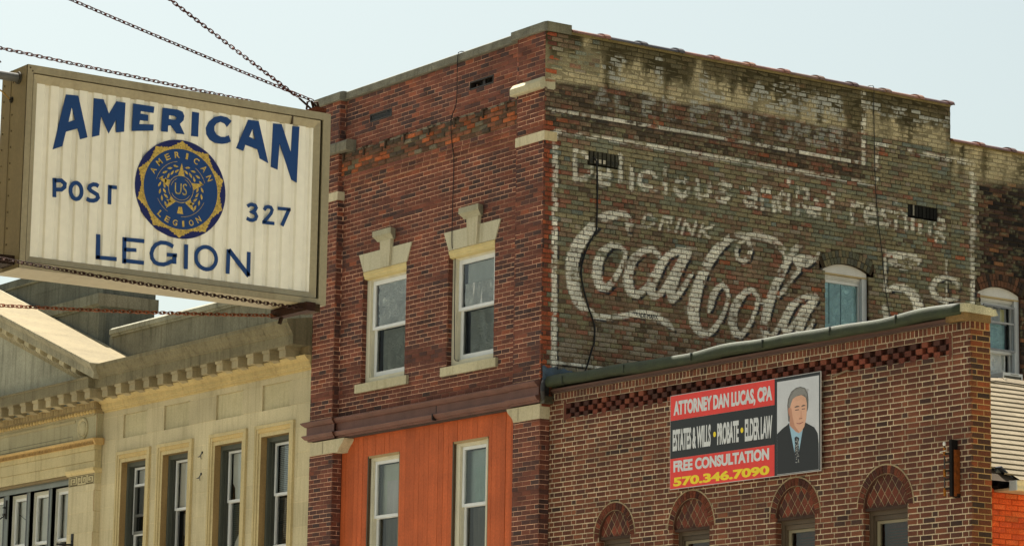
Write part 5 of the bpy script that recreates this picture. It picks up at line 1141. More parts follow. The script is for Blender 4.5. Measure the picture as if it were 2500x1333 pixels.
for i, (a, b) in enumerate(WINS):
    m = MB()
    for (o, ww, d) in ((.165, .05, .042), (.115, .055, .030), (.06, .062, .012)):
        m.box(SW, a-o, a-o+ww, 4.5, 7.583+o*1.12, -.05, d, jit(C(180, 164, 122), .03)); m.box(SW, b+o-ww, b+o, 4.5, 7.583+o*1.12, -.05, d, jit(C(180, 164, 122), .03)); m.box(SW, a-o+ww, b+o-ww, 7.583+o*1.12-ww*1.1, 7.583+o*1.12, -.05, d-.001, jit(C(184, 160, 108) if d == .03 else C(180, 164, 122), .03))
    m.box(SW, a-.002, a+.003, 4.5, 7.583, -.16, .011, C(150, 124, 82)); m.box(SW, b-.003, b+.002, 4.5, 7.583, -.16, .011, C(150, 124, 82)); m.box(SW, a, b, 7.578, 7.583, -.16, .011, C(120, 100, 64))
    m.build('surround', M['stone'], sb)
    m = MB(); ring(m, SW, a, b, 4.5, 7.58, .06, -.26, -.10, DG, .07); ring(m, SW, a+.06, b-.03, 4.5, 7.52, .05, -.26, -.15, DG2, .03)
    wn = m.build('window', M['paint'], sb); wn['label'] = labs[i]
    rail = (7.19, 6.68, 6.68, 6.68)[i]
    u0, u1, top = a+.10, b-.03, 7.505
    s1 = MB(); ring(s1, SW, u0, u1, rail-.02, top, .045, -.235, -.19, WHITE, .05, .04); s1.build('sash', M['vinyl'], wn)
    lowt = rail if i else 6.36
    if i == 0:
        s2 = MB(); ring(s2, SW, u0, u1, 6.36, 7.19, .03, -.25, -.2, C(110, 112, 106, 1), .03, .05); s2.box(SW, u0, u1, 6.655, 6.70, -.245, -.205, C(88, 88, 84, 1)); s2.box(SW, u0, u0+.022, 6.36, 7.19, -.2, -.188, WHITE); s2.build('sash', M['vinyl'], wn)
    s3 = MB(); ring(s3, SW, u0, u1, 4.6, lowt+.02, .045 if i != 2 else .075, -.27, -.215, WHITE if i != 1 else C(190, 192, 190, 1), .045, .05); s3.build('sash', M['vinyl'], wn)
    if i == 3: s3 = MB(); s3.box(SW, u0, u1, 5.84, 5.885, -.23, -.2, WHITE); s3.build('sash', M['vinyl'], wn)
    pane(wn, SW, u0+.04, u1-.04, rail+.02, top-.05, -.21); pane(wn, SW, u0+.04, u1-.04, 4.6, rail-.02, -.245)
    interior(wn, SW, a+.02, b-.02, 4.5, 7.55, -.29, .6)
    if i == 3:
        blind_mb(SW, u0+.03, u1-.045, rail+.02, top-.05, -.28, C(198, 208, 210, 1), .03).build('blind', M['cloth'], wn)
        blind_mb(SW, u0-.0, u1-.045, 4.7, rail-.03, -.29, C(70, 72, 68, 1), .034).build('blind', M['cloth'], wn)
        wavy_sheet(SW, u0+.16, u1-.05, 5.95, rail-.06, -.285, C(150, 148, 142, 1), 24, 8, .012, .11, 1, .04, .03).build('curtain', M['cloth'], wn)
    elif i == 2:
        m = MB(); m.prism(SW, [(u0+.04, top-.05), (u1-.04, top-.05), (u1-.04, rail+.02), (u0+.14, rail+.02), (u0+.12, rail+.22), (u0+.05, rail+.30)], -.27, -.265, C(216, 218, 212, 1)); m.build('shade', M['cloth'], wn)
        blind_mb(SW, u0-.02, u1-.045, 4.7, rail-.03, -.285, C(110, 118, 110, 1), .034).build('blind', M['cloth'], wn)
        m = MB(); m.prism(SW, [(u0+.12, 5.83), (u0+.18, 6.02), (u0+.34, 6.20), (u0+.36, 6.12), (u0+.29, 5.95), (u0+.17, 5.80)], -.268, -.262, C(214, 216, 210, 1)); m.build('torn_paper', M['cloth'], wn)
    else:
        c = C(206, 208, 206, 1) if i == 0 else C(222, 218, 208, 1)
        wavy_sheet(SW, u0+(.05 if i == 0 else .02), u1-.045, rail+.02, top-.05, -.27, c, 20, 6, .006, .3, i).build('shade', M['cloth'], wn)
        if i == 0:
            wavy_sheet(SW, u0+.06, u1-.045, 6.70, 7.17, -.285, C(118, 120, 120, 1), 20, 6, .008, .2, 3).build('curtain', M['cloth'], wn)
            blind_mb(SW, u0-.02, u1-.045, 4.7, 6.34, -.30, C(112, 116, 106, 1), .034).build('blind', M['cloth'], wn)
        else:
            blind_mb(SW, u0+.12, u1-.045, 4.7, rail-.03, -.30, C(44, 46, 44, 1), .034).build('blind', M['cloth'], wn)
            wavy_sheet(SW, u0+.17, u1-.05, rail-.42, rail-.08, -.285, C(132, 132, 128, 1), 16, 6, .02, .1, 3, .05).build('curtain', M['cloth'], wn)
# entablature of the wing
bed = [(-.1, 8.50), (.01, 8.50), (.015, 8.525), (.05, 8.53), (.055, 8.57), (.075, 8.58), (.08, 8.64), (.12, 8.66), (.16, 8.70), (.165, 8.72), (-.1, 8.72)]
cor = [(-.1, 8.86), (.375, 8.86), (.38, 8.885), (.38, 9.02), (.40, 9.03), (.405, 9.055), (.44, 9.10), (.475, 9.17), (.49, 9.185), (.495, 9.245), (.1, 9.30), (-.1, 9.32)]
CD = C(112, 104, 80)
m = MB()
for a, b in ((-13.1, -11.8), (-11.79, -10.2), (-10.19, -8.6), (-8.59, -7.2), (-7.19, -6.165)): m.profile(SW, bed, a, b, jit(C(176, 156, 108), .07))
m.box(SW, -13.1, -6.165, 8.72, 8.86, -.1, .09, C(120, 106, 78)); m.build('bed_moulding', M['stone'], sb)
m = MB()
for a, b in ((-12.56, -11.05), (-11.045, -9.5), (-9.495, -8.1), (-8.095, -6.95), (-6.945, -6.17)): m.profile(SW, cor, a, b, jit(CD, .06), 0, .8 if a < -12.5 else 0, 0)
m.build('cornice', M['greystone'], sb)
def modillion(T, u0, w_, name='modillion', z0=8.70, d1=.345):
    m = MB(); c = jit(C(150, 138, 108), .16)
    m.profile(T, [(.08, 8.80), (.08, z0-.03), (.14, z0-.02), (.20, z0+.005), (.27, z0), (d1-.03, z0-.012), (d1, z0), (d1, 8.815), (.08, 8.815)], u0, u0+w_, c)
    m.box(T, u0-.015, u0+w_+.015, 8.815, 8.86, .08, d1+.018, jit(c, .08))
    return m.build(name, M['stone'], sb)
u = -12.56
while u < -6.3: modillion(SW, u, .195); u += .4935
# projecting pavilion with pediment
PX = -13.15
m = MB(); stone_rows(m, SP, -24, PX, [7.5, 8.56], [8.045, 8.50], [], 1.4, C(164, 156, 124)); m.box(SP, -24, PX-.004, 7.5, 8.55, -.14, -.003, C(190, 176, 138))
m.box(SP, PX-.02, PX-.001, 3.6, 8.56, -.125, -.0, C(140, 112, 74)); m.build('pavilion_wall', M['stone'], sb)
m = MB(); stone_rows(m, SP, -14.13, PX, [3.6, 7.285], [6.09+.36*k for k in range(-6, 4)], [], .62, LS); m.box(SP, -14.13, PX-.003, 3.6, 7.5, -.3, -.003, C(206, 190, 150)); pil = m.build('corner_pilaster', M['stone'], sb)
m = MB(); m.profile(SP, [(-.2, 7.47), (.012, 7.47), (.02, 7.49), (.05, 7.52), (.055, 7.56), (-.2, 7.56)], -14.20, PX+.02, C(190, 172, 126)); m.box(SP, -14.13, PX, 7.28, 7.47, -.2, .002, C(178, 166, 128)); m.build('pilaster_cap', M['stone'], pil)
m = MB(); g = .0105
def key(u0, sgn):
    P = lambda x, z: (u0+sgn*x, z)
    for pts in (((0, 7.305), (0, 7.43), (.20, 7.43), (.20, 7.335), (.075, 7.335), (.075, 7.39), (.13, 7.39)), ((.0, 7.305), (.27, 7.305), (.27, 7.43), (.40, 7.43), (.40, 7.335), (.335, 7.335), (.335, 7.39))):
        m.strip(SP, [P(*p) for p in pts], .018, .001, .004, C(96, 86, 62))
key(-14.07, 1); key(-13.20, -1); m.strip(SP, [(-14.10, 7.29), (-13.17, 7.29), (-13.17, 7.455), (-14.10, 7.455), (-14.10, 7.29)], .010, .001, .004, C(96, 86, 62)); m.build('greek_key', M['stone'], pil)
# architrave steps, carved moulding, roundel, frieze panel lines
m = MB(); m.box(SP, -24, PX+.003, 7.50, 7.67, -.1, .012, C(178, 164, 124)); m.box(SP, -24, PX+.006, 7.675, 7.86, -.1, .026, C(176, 162, 122)); m.box(SP, -24, PX+.012, 7.865, 7.95, -.1, .04, C(180, 164, 120)); m.profile(SP, [(-.1, 7.95), (.045, 7.95), (.055, 7.97), (.085, 8.03), (.10, 8.035), (.10, 8.06), (-.1, 8.07)], -24, PX+.075, C(182, 152, 100))
m.box(Ident, PX, PX+.07, -.07, .06, 7.96, 8.06, C(176, 136, 82)); m.build('architrave', M['stone'], sb)
m = MB(); u = -18.5
while u < PX+.04: m.box(SP, u, u+.026, 7.955, 8.022, .05, .082, jit(C(150, 122, 76), .15)); u += .058
m.build('carved_moulding', M['stone'], sb)
m = MB(); cu, cz_ = -13.66, 8.27
m.lathe(SP, [(.19, -.005), (.19, .02), (.165, .03), (.14, .012), (.13, .004), (.125, .02), (.08, .035), (0.01, .04)], C(166, 156, 122), 0, 32, cu, cz_); m.build('roundel', M['stone'], sb)
m = MB()
for z in (8.10, 8.165): m.box(SP, -24, -14.05, z, z+.008, -.01, .0022, C(96, 92, 76))
m.box(SP, -14.05, -14.042, 8.06, 8.165, -.01, .0022, C(96, 92, 76)); m.box(SP, -24, -13.2, 8.47, 8.50, -.02, .03, C(150, 140, 108)); m.box(SP, -24, -13.95, 8.40, 8.44, -.02, .014, C(158, 146, 112)); m.build('frieze_moulding', M['stone'], sb)
m = MB(); m.box(SP, -24, PX+.02, 8.50, 8.56, -.1, .05, C(150, 132, 94)); m.box(SP, -24, PX+.05, 8.56, 8.68, -.1, .055, C(132, 116, 84)); m.box(SP, -24, PX+.10, 8.68, 8.70, -.1, .10, C(150, 130, 90)); m.build('bed_moulding', M['stone'], sb)
m = MB(); u = -18.8
while u < PX+.03: m.box(SP, u, u+.030, 8.595, 8.675, .05, .085, jit(C(158, 140, 102), .12)); u += .062
u = -18.8
while u < PX+.03: m.lathe(lambda a, b, d, u=u: SP(u+a, 8.53+b, .045+d), [(.04, 0), (.038, .02), (.022, .036), (.004, .04)], jit(C(172, 148, 98), .12), 0, 8); u += .115
m.build('dentil_band', M['stone'], sb)
m = MB()
m.profile(SP, [(-.1, 8.86), (.375, 8.86), (.38, 8.885), (.38, 9.03), (.40, 9.04), (.40, 9.06), (-.1, 9.06)], -24, -12.79, CD, 0, 0, 0); m.build('cornice', M['greystone'], sb)
u = -12.98
while u > -18.6: modillion(SP, u, .195); u -= .4935
m = MB(); m.profile(Side(PX), [(.10, 8.80), (.10, 8.71), (.20, 8.69), (.30, 8.73), (.345, 8.77), (.345, 8.86), (.1, 8.86)], -.02, .05, C(140, 126, 94)); m.build('modillion', M['stone'], sb)
# pediment: tympanum, raking cornice with modillions
ang = math.atan(.353); ca, sa = math.cos(ang), math.sin(ang)
def RK(s, t, d): return (-12.62-s*ca+t*sa, -.07-d, 9.06+s*sa+t*ca)   # along the slope, across it, out of the wall
m = MB(); m.prism(SP, [(-12.7, 9.05), (-19, 9.05), (-19, 11.3)], -.12, -.02, C(150, 148, 130)); m.build('tympanum', M['greystone'], sb)
rk = [(-.1, -.05), (.375, -.05), (.38, -.03), (.38, .065), (.40, .075), (.405, .09), (.44, .12), (.475, .165), (.49, .18), (.495, .215)]
m = MB(); n = len(rk); S0, S1 = -.02, 6.9
full = rk+[(-.75, .215)]
p = [RK(s, t, d) for s in (S0, S1) for d, t in full]; n = len(full)
m.add(p, [tuple(range(n)), tuple(range(2*n-1, n-1, -1))]+[(i, (i+1) % n, n+(i+1) % n, n+i) for i in range(n)], C(140, 134, 112))
rc = m.build('raking_cornice', M['greystone'], sb)
m = MB()
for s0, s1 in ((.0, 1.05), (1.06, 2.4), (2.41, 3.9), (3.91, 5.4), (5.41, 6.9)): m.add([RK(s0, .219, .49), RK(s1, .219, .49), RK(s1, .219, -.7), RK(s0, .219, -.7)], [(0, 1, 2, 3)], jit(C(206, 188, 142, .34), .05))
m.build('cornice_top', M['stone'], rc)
m = MB(); m.profile(lambda s, t, d: RK(s, t, d), [(-.05, -.33), (.03, -.33), (.035, -.27), (.06, -.26), (.06, -.17), (.09, -.16), (.09, -.05), (-.05, -.05)], .5, 6.9, C(140, 130, 102)); m.build('raking_moulding', M['greystone'], rc)
s = .75
while s < 6.6:
    m = MB(); c = jit(C(166, 156, 126), .12); m.profile(RK, [(.08, -.05), (.08, -.16), (.2, -.17), (.30, -.15), (.345, -.12), (.345, -.05)], s, s+.19, c); m.build('modillion', M['stone'], rc); s += .5
m = MB(); s = .55
while s < 6.6: m.box(RK, s, s+.03, -.255, -.18, .05, .085, jit(C(170, 162, 136), .12)); s += .066
m.build('dentil_band', M['stone'], rc)
# grey timber window group of the pavilion
m = MB(); m.box(SP, -24, -14.13, 7.352, 7.50, -.28, -.10, C(96, 102, 98)); m.box(SP, -24, -14.13, 7.352, 7.43, -.28, -.088, C(108, 114, 110)); m.box(SP, -24, -14.13, 7.46, 7.502, -.1, -.02, C(120, 102, 66))
for a, b in ((-15.12, -14.99), (-16.0, -15.857), (-16.94, -16.72)):
    m.box(SP, a, b, 3.6, 7.36, -.3, -.12, C(104, 110, 108)); m.box(SP, a, a+.035, 3.6, 7.352, -.12, -.112, C(84, 88, 88)); m.box(SP, b-.03, b, 3.6, 7.352, -.3, -.119, C(60, 64, 54))
m.build('window_surround', M['paint'], sb)
for i, (a, b) in enumerate(((-14.99, -14.10), (-15.857, -15.12), (-16.72, -16.0), (-17.9, -16.94))):
    m = MB(); ring(m, SP, a, b, 3.6, 7.34, .05, -.30, -.19, C(190, 188, 172, 1), .06); wn = m.build('window', M['paint'], sb)
    wn['label'] = ('white sash beside the carved pilaster', 'white sash next to the pilaster sash in the grey timber group', 'white sash with a slanting cord in the grey timber group', 'white sash at the picture edge in the grey timber group')[i]
    rail = 6.43
    s1 = MB(); ring(s1, SP, a+.05, b-.02, rail-.02, 7.28, .035, -.28, -.22, WHITE, .045, .045); s1.build('sash', M['vinyl'], wn)
    s1 = MB(); ring(s1, SP, a+.05, b-.02, 3.7, rail+.015, .035, -.31, -.25, WHITE, .045, .045); s1.build('sash', M['vinyl'], wn)
    pane(wn, SP, a+.08, b-.04, rail, 7.24, -.25); pane(wn, SP, a+.08, b-.04, 3.7, rail-.03, -.28)
    interior(wn, SP, a+.02, b-.0, 3.6, 7.3, -.33, .5)
    wavy_sheet(SP, a+.03, b-.05, rail+(.02 if i != 0 else .0), 7.24, -.32, C(222, 220, 210, 1), 16, 6, .005, .4, i).build('shade', M['cloth'], wn)
    if i == 2: m = MB(); m.tube([SP(a+.05, 7.02, -.30), SP(b-.15, 6.80, -.30)], .006, 5, C(90, 90, 86)); m.build('cord', M['dark'], wn)
# attic parapets behind the cornice
m = MB(); AP = Front(.7); GC = C(112, 112, 98); G2 = C(98, 100, 90)
stone_rows(m, AP, -14.3, -6.16, [9.2, 10.03], [9.62], [], 1.5, C(122, 118, 100)); m.box(AP, -14.3, -6.17, 9.2, 10.0, -.5, -.004, G2); m.build('parapet', M['greystone'], sb)
m = MB()
for a, b in ((-14.2, -12.9), (-12.89, -11.5), (-11.49, -10.3), (-10.29, -9.0), (-8.99, -7.6), (-7.59, -6.165)): m.profile(AP, [(-.5, 10.02), (.03, 10.02), (.035, 10.05), (.06, 10.06), (.065, 10.14), (.02, 10.175), (-.5, 10.185)], a, b, jit(C(130, 128, 112), .08))
m.build('parapet_coping', M['greystone'], sb)
m = MB(); stone_rows(m, AP, -24, -14.745, [9.1, 10.66], [9.55, 10.2], [], 1.6, GC); m.box(Ident, -24, -14.75, .705, 1.82, 9.1, 10.66, G2)
m.build('attic_block', M['greystone'], sb)
m = MB(); m.profile(AP, [(-.2, 10.64), (.02, 10.64), (.03, 10.67), (.06, 10.69), (.06, 10.875), (-.2, 10.885)], -24, -14.70, GC); m.box(Ident, -15.2, -14.69, .66, 1.87, 10.66, 10.88, C(120, 114, 96)); m.build('attic_cap', M['greystone'], sb)
m = MB(); stone_rows(m, Front(.78), -24, -15.0, [10.88, 11.62], [11.22], [], 1.5, G2); m.box(Ident, -24, -14.78, .785, 1.85, 10.88, 11.05, G2); m.box(Ident, -24, -15.0, .785, 1.85, 10.88, 11.6, G2); m.profile(Front(.78), [(-.1, 11.45), (.03, 11.45), (.04, 11.48), (-.1, 11.49)], -24, -16.3, GC); m.build('attic_upper_block', M['greystone'], sb)
m = MB(); m.box(Ident, -24, -6.17, .25, 8, 9.0, 9.28, G2); m.box(Ident, -24, -6.16, 7.8, 8, 3, 10, G2); m.build('roof', M['greystone'], sb)
# small ironwork on the stone front
for k, (x, z, lab) in enumerate(((-9.60, 7.45, 'small dark iron hook on the stone pier, the upper of two'), (-9.615, 7.10, 'small dark iron hook on the stone pier, the lower of two'))):
    h = thing('wall_hook', (x, .03, z), lab, 'hook', 'iron hooks between the stone windows')
    m = MB(); m.lathe(lambda a, b, d: (x+a, .05-d, z+.06+b), [(.022, 0), (.02, .012), (.004, .014)], C(30, 30, 30), 0, 10); m.tube([(x, .04, z+.05), (x, .015, z+.01), (x, -.005, z-.015), (x-.01, -.03, z-.018)], .009, 6, C(90, 92, 92)); m.tube([(x, .015, z+.01), (x+.0, .03, z-.05)], .007, 6, C(80, 80, 76)); m.build('hook', M['dark'], h)
h = thing('flag_bracket', (-13.9, -.07, 6.4), 'black angled iron bracket on the stone corner pilaster', 'bracket')
m = MB(); m.box(SP, -13.93, -13.86, 6.24, 6.46, 0, .02, C(26, 26, 26)); m.tube([SP(-13.895, 6.27, .01), SP(-13.90, 6.265, .16), SP(-13.95, 6.27, .28)], .018, 8, C(30, 30, 30)); m.lathe(lambda a, b, d: SP(-13.895+a, 6.33+b, .02+d), [(.016, 0), (.012, .012), (.003, .013)], C(18, 18, 18), 0, 8); m.build('plate', M['dark'], h)
h = thing('wire_bracket', (-16.83, .0, 7.1), 'dark bracket on the grey mullion with a wire tied to it', 'bracket')
m = MB(); m.box(SP, -16.82, -16.79, 6.93, 7.27, -.12, -.09, C(40, 40, 40)); m.box(SP, -16.87, -16.80, 6.99, 7.03, -.12, -.06, C(40, 40, 40)); m.box(SP, -16.86, -16.80, 7.12, 7.15, -.12, -.06, C(40, 40, 40)); m.tube([SP(-16.83, 6.98, -.08), SP(-16.95, 6.94, -.06), SP(-17.3, 6.82, .0)], .012, 6, C(30, 30, 30)); m.build('plate', M['dark'], h)

# ------------------------------------------------------------------ hanging box sign
XS = 19.873; ZS = Side(XS)
sg = thing('hanging_sign', (19.72, -16.5, 4.5), 'tan metal box sign with a ribbed cream face, navy lettering and a round gold emblem', 'sign')
TN = C(136, 126, 100); Y0, Y1, Z0, Z1 = -17.455, -15.53, 4.503, 5.622
m = MB(); m.box(Ident, XS-.312, XS-.06, Y0, Y1, Z0, Z1, C(128, 118, 92))
for (a, b, c_, e) in ((Y0, Y1, Z0, Z0+.012), (Y0, Y1, Z1-.012, Z1), (Y0, Y0+.012, Z0+.012, Z1-.012), (Y1-.012, Y1, Z0+.012, Z1-.012)): m.box(ZS, a, b, c_, e, -.061, -.002, C(128, 118, 92))
for k in range(7): m.box(Ident, XS-.26, XS-.05, Y0-.002, Y0, 4.6+k*.15, 4.602+k*.15, C(110, 100, 78)) if False else None
for k in range(12):
    z = 4.56+k*.09
    for x in (XS-.28, XS-.17): m.lathe(lambda a, b, d: (x+a, Y0-d, z+b), [(.006, 0), (.005, .004), (.001, .005)], C(90, 78, 54), 0, 6)
m.box(Ident, XS-.20, XS-.195, Y0-.003, Y0+.01, Z0, Z1, C(112, 102, 78)); m.build('cabinet', M['metal'], sg)
m = MB()
def mitre(m, u0, u1, v0, v1, w_, d0, d1, da, c):
    """picture-frame ring with mitred corners; outer edge at depth d1, inner edge at depth da"""
    o = [(u0, v0), (u1, v0), (u1, v1), (u0, v1)]; wl_, wr_, wb_, wt_ = w_
    i = [(u0+wl_, v0+wb_), (u1-wr_, v0+wb_), (u1-wr_, v1-wt_), (u0+wl_, v1-wt_)]
    for k in range(4):
        j = (k+1) % 4; e = .0006
        m.add([ZS(*o[k], d1), ZS(*o[j], d1), ZS(*i[j], da), ZS(*i[k], da), ZS(*o[k], d0), ZS(*o[j], d0), ZS(*i[j], d0), ZS(*i[k], d0)], [(0, 1, 2, 3), (0, 1, 5, 4), (2, 3, 7, 6)], jit(c, .05))
mitre(m, Y0, Y1, Z0, Z1, (.034, .05, .034, .042), -.01, .0, .001, TN)
mitre(m, Y0+.034, Y1-.05, Z0+.034, Z1-.042, (.006, .014, .004, .006), -.04, -.022, -.022, C(58, 50, 36))
mitre(m, Y0+.040, Y1-.064, Z0+.038, Z1-.048, (.032, .034, .034, .044), -.05, -.006, -.026, C(142, 132, 106))
for (y, z) in ((Y0+.016, Z1-.018), (Y0+.03, Z1-.034), (Y0+.016, Z0+.02)): m.lathe(lambda a, b, d: ZS(y+a, z+b, d), [(.006, 0), (.004, .003), (.001, .003)], C(70, 60, 42), 0, 8)
m.box(ZS, Y1-.255, Y1-.247, Z1-.092, Z1-.046, -.03, -.004, C(62, 48, 30))
m.build('frame', M['metal'], sg)
m = MB(); pu = []; y = Y0+.07; per = .0872
while y < Y1-.06:
    pu += [(y, -.026), (y+.047, -.026), (y+.056, -.036), (y+.078, -.036)]; y += per
pu = [(a, b) for a, b in pu if a < Y1-.075]+[(Y1-.07, -.03)]
zr = np.linspace(Z0+.068, Z1-.088, 9)
pts = [ZS(a, z, b) for z in zr for a, b in pu]; n = len(pu)
ccol = []
base = C(238, 232, 214, 1.0)
for z in zr:
    for a, b in pu:
        f = (.93 if b < -.03 else 1.0)*(1-.05*(vnoise(np.array(a*30), np.array(z*1.5), 3)))
        rs = 1-.30*max(0, 1-abs(a-(Y1-.25))/.014)*(.5+.5*(z < 4.9)) - .22*max(0, 1-abs(a-(Y1-.085))/.02)
        ccol.append((base[0]*f*(.5+.5*rs), base[1]*f*(.3+.7*rs), base[2]*f*rs))
o_ = len(m.v); m.add(pts, [(k*n+i, k*n+i+1, (k+1)*n+i+1, (k+1)*n+i) for k in range(len(zr)-1) for i in range(n-1)], base); m.c = ccol
m.build('face_panel', M['plastic'], sg)
NV = C(8, 52, 104, 1.1)
m = MB()
for loops in SIGN_POLYS: m.poly_holes(ZS, loops, -.027, -.022, NV)
for pts, w_ in SIGN_STROKES: m.strip(ZS, pts, w_, -.027, -.022, NV)
m.build('lettering', M['sticker'], sg)
EC = (-16.48, 5.06); ER = .286
def EM(u, v, d): return ZS(EC[0]+u*ER, EC[1]+v*ER*.975, d)
def disc(r_, n=64): return [(r_*math.cos(2*math.pi*i/n), r_*math.sin(2*math.pi*i/n)) for i in range(n)]
m = MB(); m.prism(EM, disc(1.0), -.03, -.0225, C(8, 18, 84, 1.0)); em = m.build('emblem', M['sticker'], sg)
GD = C(186, 156, 74, 1.0)
out = []
for k in range(10):
    a = math.pi/2+k*math.pi/5
    for da, r_ in ((-.314, .87), (-.25, .87), (-.25, .89), (-.19, .885), (-.19, .905), (-.13, .90), (-.125, .935), (-.07, .935), (0, .99), (.07, .935), (.125, .935), (.13, .90), (.19, .905), (.19, .885), (.25, .89), (.25, .87)): out.append((r_*math.cos(a+da), r_*math.sin(a+da)))
m = MB(); m.prism(EM, out, -.0226, -.021, GD)
for k in range(40):
    a = k*math.pi/20+.03
    m.prism(EM, [(r_*math.cos(a+x), r_*math.sin(a+x)) for r_, x in ((.83, 0), (.865, 0), (.865, .03), (.83, .03))], -.021, -.0208, C(150, 130, 78, 1.0))
m.build('gold_rim', M['gold'], em)
m = MB(); m.prism(EM, disc(.815), -.0211, -.0204, NV); m.build('centre_disc', M['sticker'], em)
def arc_text(body, r_, a0, a1, h, c, up=True, wd=.09):
    m = MB(); n = len(body)
    for i, ch in enumerate(body):
        a = a0+(a1-a0)*i/(n-1)
        wdt = wd*(.45 if ch == 'I' else 1)
        def TT(u, v, d, a=a):
            rr = r_+v if up else r_-v
            x, y = rr*math.cos(a), rr*math.sin(a)
            tx, ty = (math.sin(a), -math.cos(a)) if up else (-math.sin(a), math.cos(a))
            return EM(x+tx*u, y+ty*u, d)
        text_mb(ch, TT, -wdt/2, wdt/2, 0, h, -.0205, -.0197, c, .02, m)
    return m
arc_text('AMERICAN', .63, R(154), R(26), .125, GD, True, .11).build('ring_lettering', M['gold'], em)
arc_text('LEGION', .76, R(232), R(306), .12, GD, False, .10).build('ring_lettering', M['gold'], em)
m = MB()
for k in range(5):
    a = math.pi/2+k*2*math.pi/5
    m.prism(EM, [(.53*math.cos(a), .53*math.sin(a)), (.285*math.cos(a-.26), .285*math.sin(a-.26)), (.28*math.cos(a), .28*math.sin(a)), (.285*math.cos(a+.26), .285*math.sin(a+.26))], -.0205, -.0198, GD)
m.build('star', M['gold'], em)
m = MB()
def rng(r0, r1, a0, a1, n=24):
    for i in range(n):
        g0 = a0+(a1-a0)*i/n; g1 = a0+(a1-a0)*(i+1)/n
        m.prism(EM, [(r0*math.cos(g0), r0*math.sin(g0)), (r1*math.cos(g0), r1*math.sin(g0)), (r1*math.cos(g1), r1*math.sin(g1)), (r0*math.cos(g1), r0*math.sin(g1))], -.0205, -.0198, GD)
rng(.268, .278, 0, 2*math.pi, 40); rng(.218, .225, 3.6, 5.8); rng(.218, .225, .3, 1.2); rng(.218, .225, 2.0, 2.9)
for a, b in ((.35, 1.0), (1.75, 2.9), (3.6, 4.2), (4.75, 5.9)): rng(.555, .562, a, b, 14)
for sd in (1, -1):
    for i in range(8):
        a = math.pi/2+sd*(.28+i*.30)
        for rr, tw in ((.47, .5), (.37, -.5)):
            if abs(((a-math.pi/2) % (2*math.pi/5))-0) < .1 and rr < .4: continue
            c0 = (rr*math.cos(a), rr*math.sin(a)); g = a+math.pi/2*sd*-1+tw*sd*-1*.8
            L_, W_ = .062, .024
            m.prism(EM, [(c0[0]+L_*math.cos(g)*x-W_*math.sin(g)*y, c0[1]+L_*math.sin(g)*x+W_*math.cos(g)*y) for x, y in ((-1, 0), (-.4, .9), (.3, .8), (1, 0), (.3, -.8), (-.4, -.9))], -.0205, -.0198, GD)
m.prism(EM, [(-.07, -.50), (.07, -.50), (.035, -.36), (-.035, -.36)], -.0205, -.0196, GD)
m.build('wreath', M['gold'], em)
mm = text_mb('US', EM, -.135, .135, -.115, .12, -.0205, -.0197, C(170, 150, 84, 1.0), .0); mm.build('centre_lettering', M['gold'], em)
# end brackets and mounting pipes
m = MB(); m.box(Ident, XS-.16, XS-.02, Y1-.09, Y1-.02, Z1, Z1+.035, C(88, 44, 24))
for y in (Y1-.075, Y1-.035): m.tube([(XS-.10, y-.03, Z1+.03), (XS-.10, y-.025, Z1+.075), (XS-.10, y+.0, Z1+.085), (XS-.10, y+.02, Z1+.03)], .007, 6, C(70, 46, 34))
m.build('top_bracket', M['rust'], sg)
m = MB(); m.box(Ident, XS-.33, XS+.07, Y1-.17, Y1-.11, Z0-.052, Z0-.003, C(52, 30, 20)); m.box(Ident, XS-.12, XS+.02, Y1-.11, Y1-.05, Z0-.045, Z0, C(60, 44, 26)); m.tube([(XS-.25, Y1-.14, Z0-.04), (XS-.26, Y1-.15, Z0-.09)], .012, 8, C(48, 34, 22)); m.build('bottom_bracket', M['rust'], sg)
m = MB(); m.tube([(XS-.10, Y0, 5.562), (XS-.10, -18.2, 5.562)], .024, 14, C(84, 84, 82)); m.tube([(XS-.10, Y0, 5.562), (XS-.10, Y0-.012, 5.562)], .034, 14, C(60, 58, 50)); m.build('mounting_pipe', M['metal'], sg)
m = MB(); m.box(Ident, XS-.21, XS-.06, -18.2, Y0, 4.525, 4.575, C(44, 32, 24)); m.build('mounting_bar', M['rust'], sg)
m = MB(); m.lathe(lambda a, b, d: (XS-.18+a, Y0-d, 5.455+b), [(.018, 0), (.016, .01), (.006, .012), (.004, .018)], C(30, 26, 18), 0, 10); m.tube([(XS-.18, Y0-.012, 5.455), (XS-.175, Y0-.06, 5.49), (XS-.16, Y0-.3, 5.60), (XS-.16, -18.2, 5.64)], .0045, 6, C(150, 120, 60)); m.tube([(XS-.15, Y0-.10, 5.62), (XS-.14, Y0-.13, 5.645), (XS-.15, Y0-.11, 5.665), (XS-.15, Y0-.09, 5.645)], .004, 5, C(60, 30, 26)); m.build('feed_wire', M['dark'], sg)
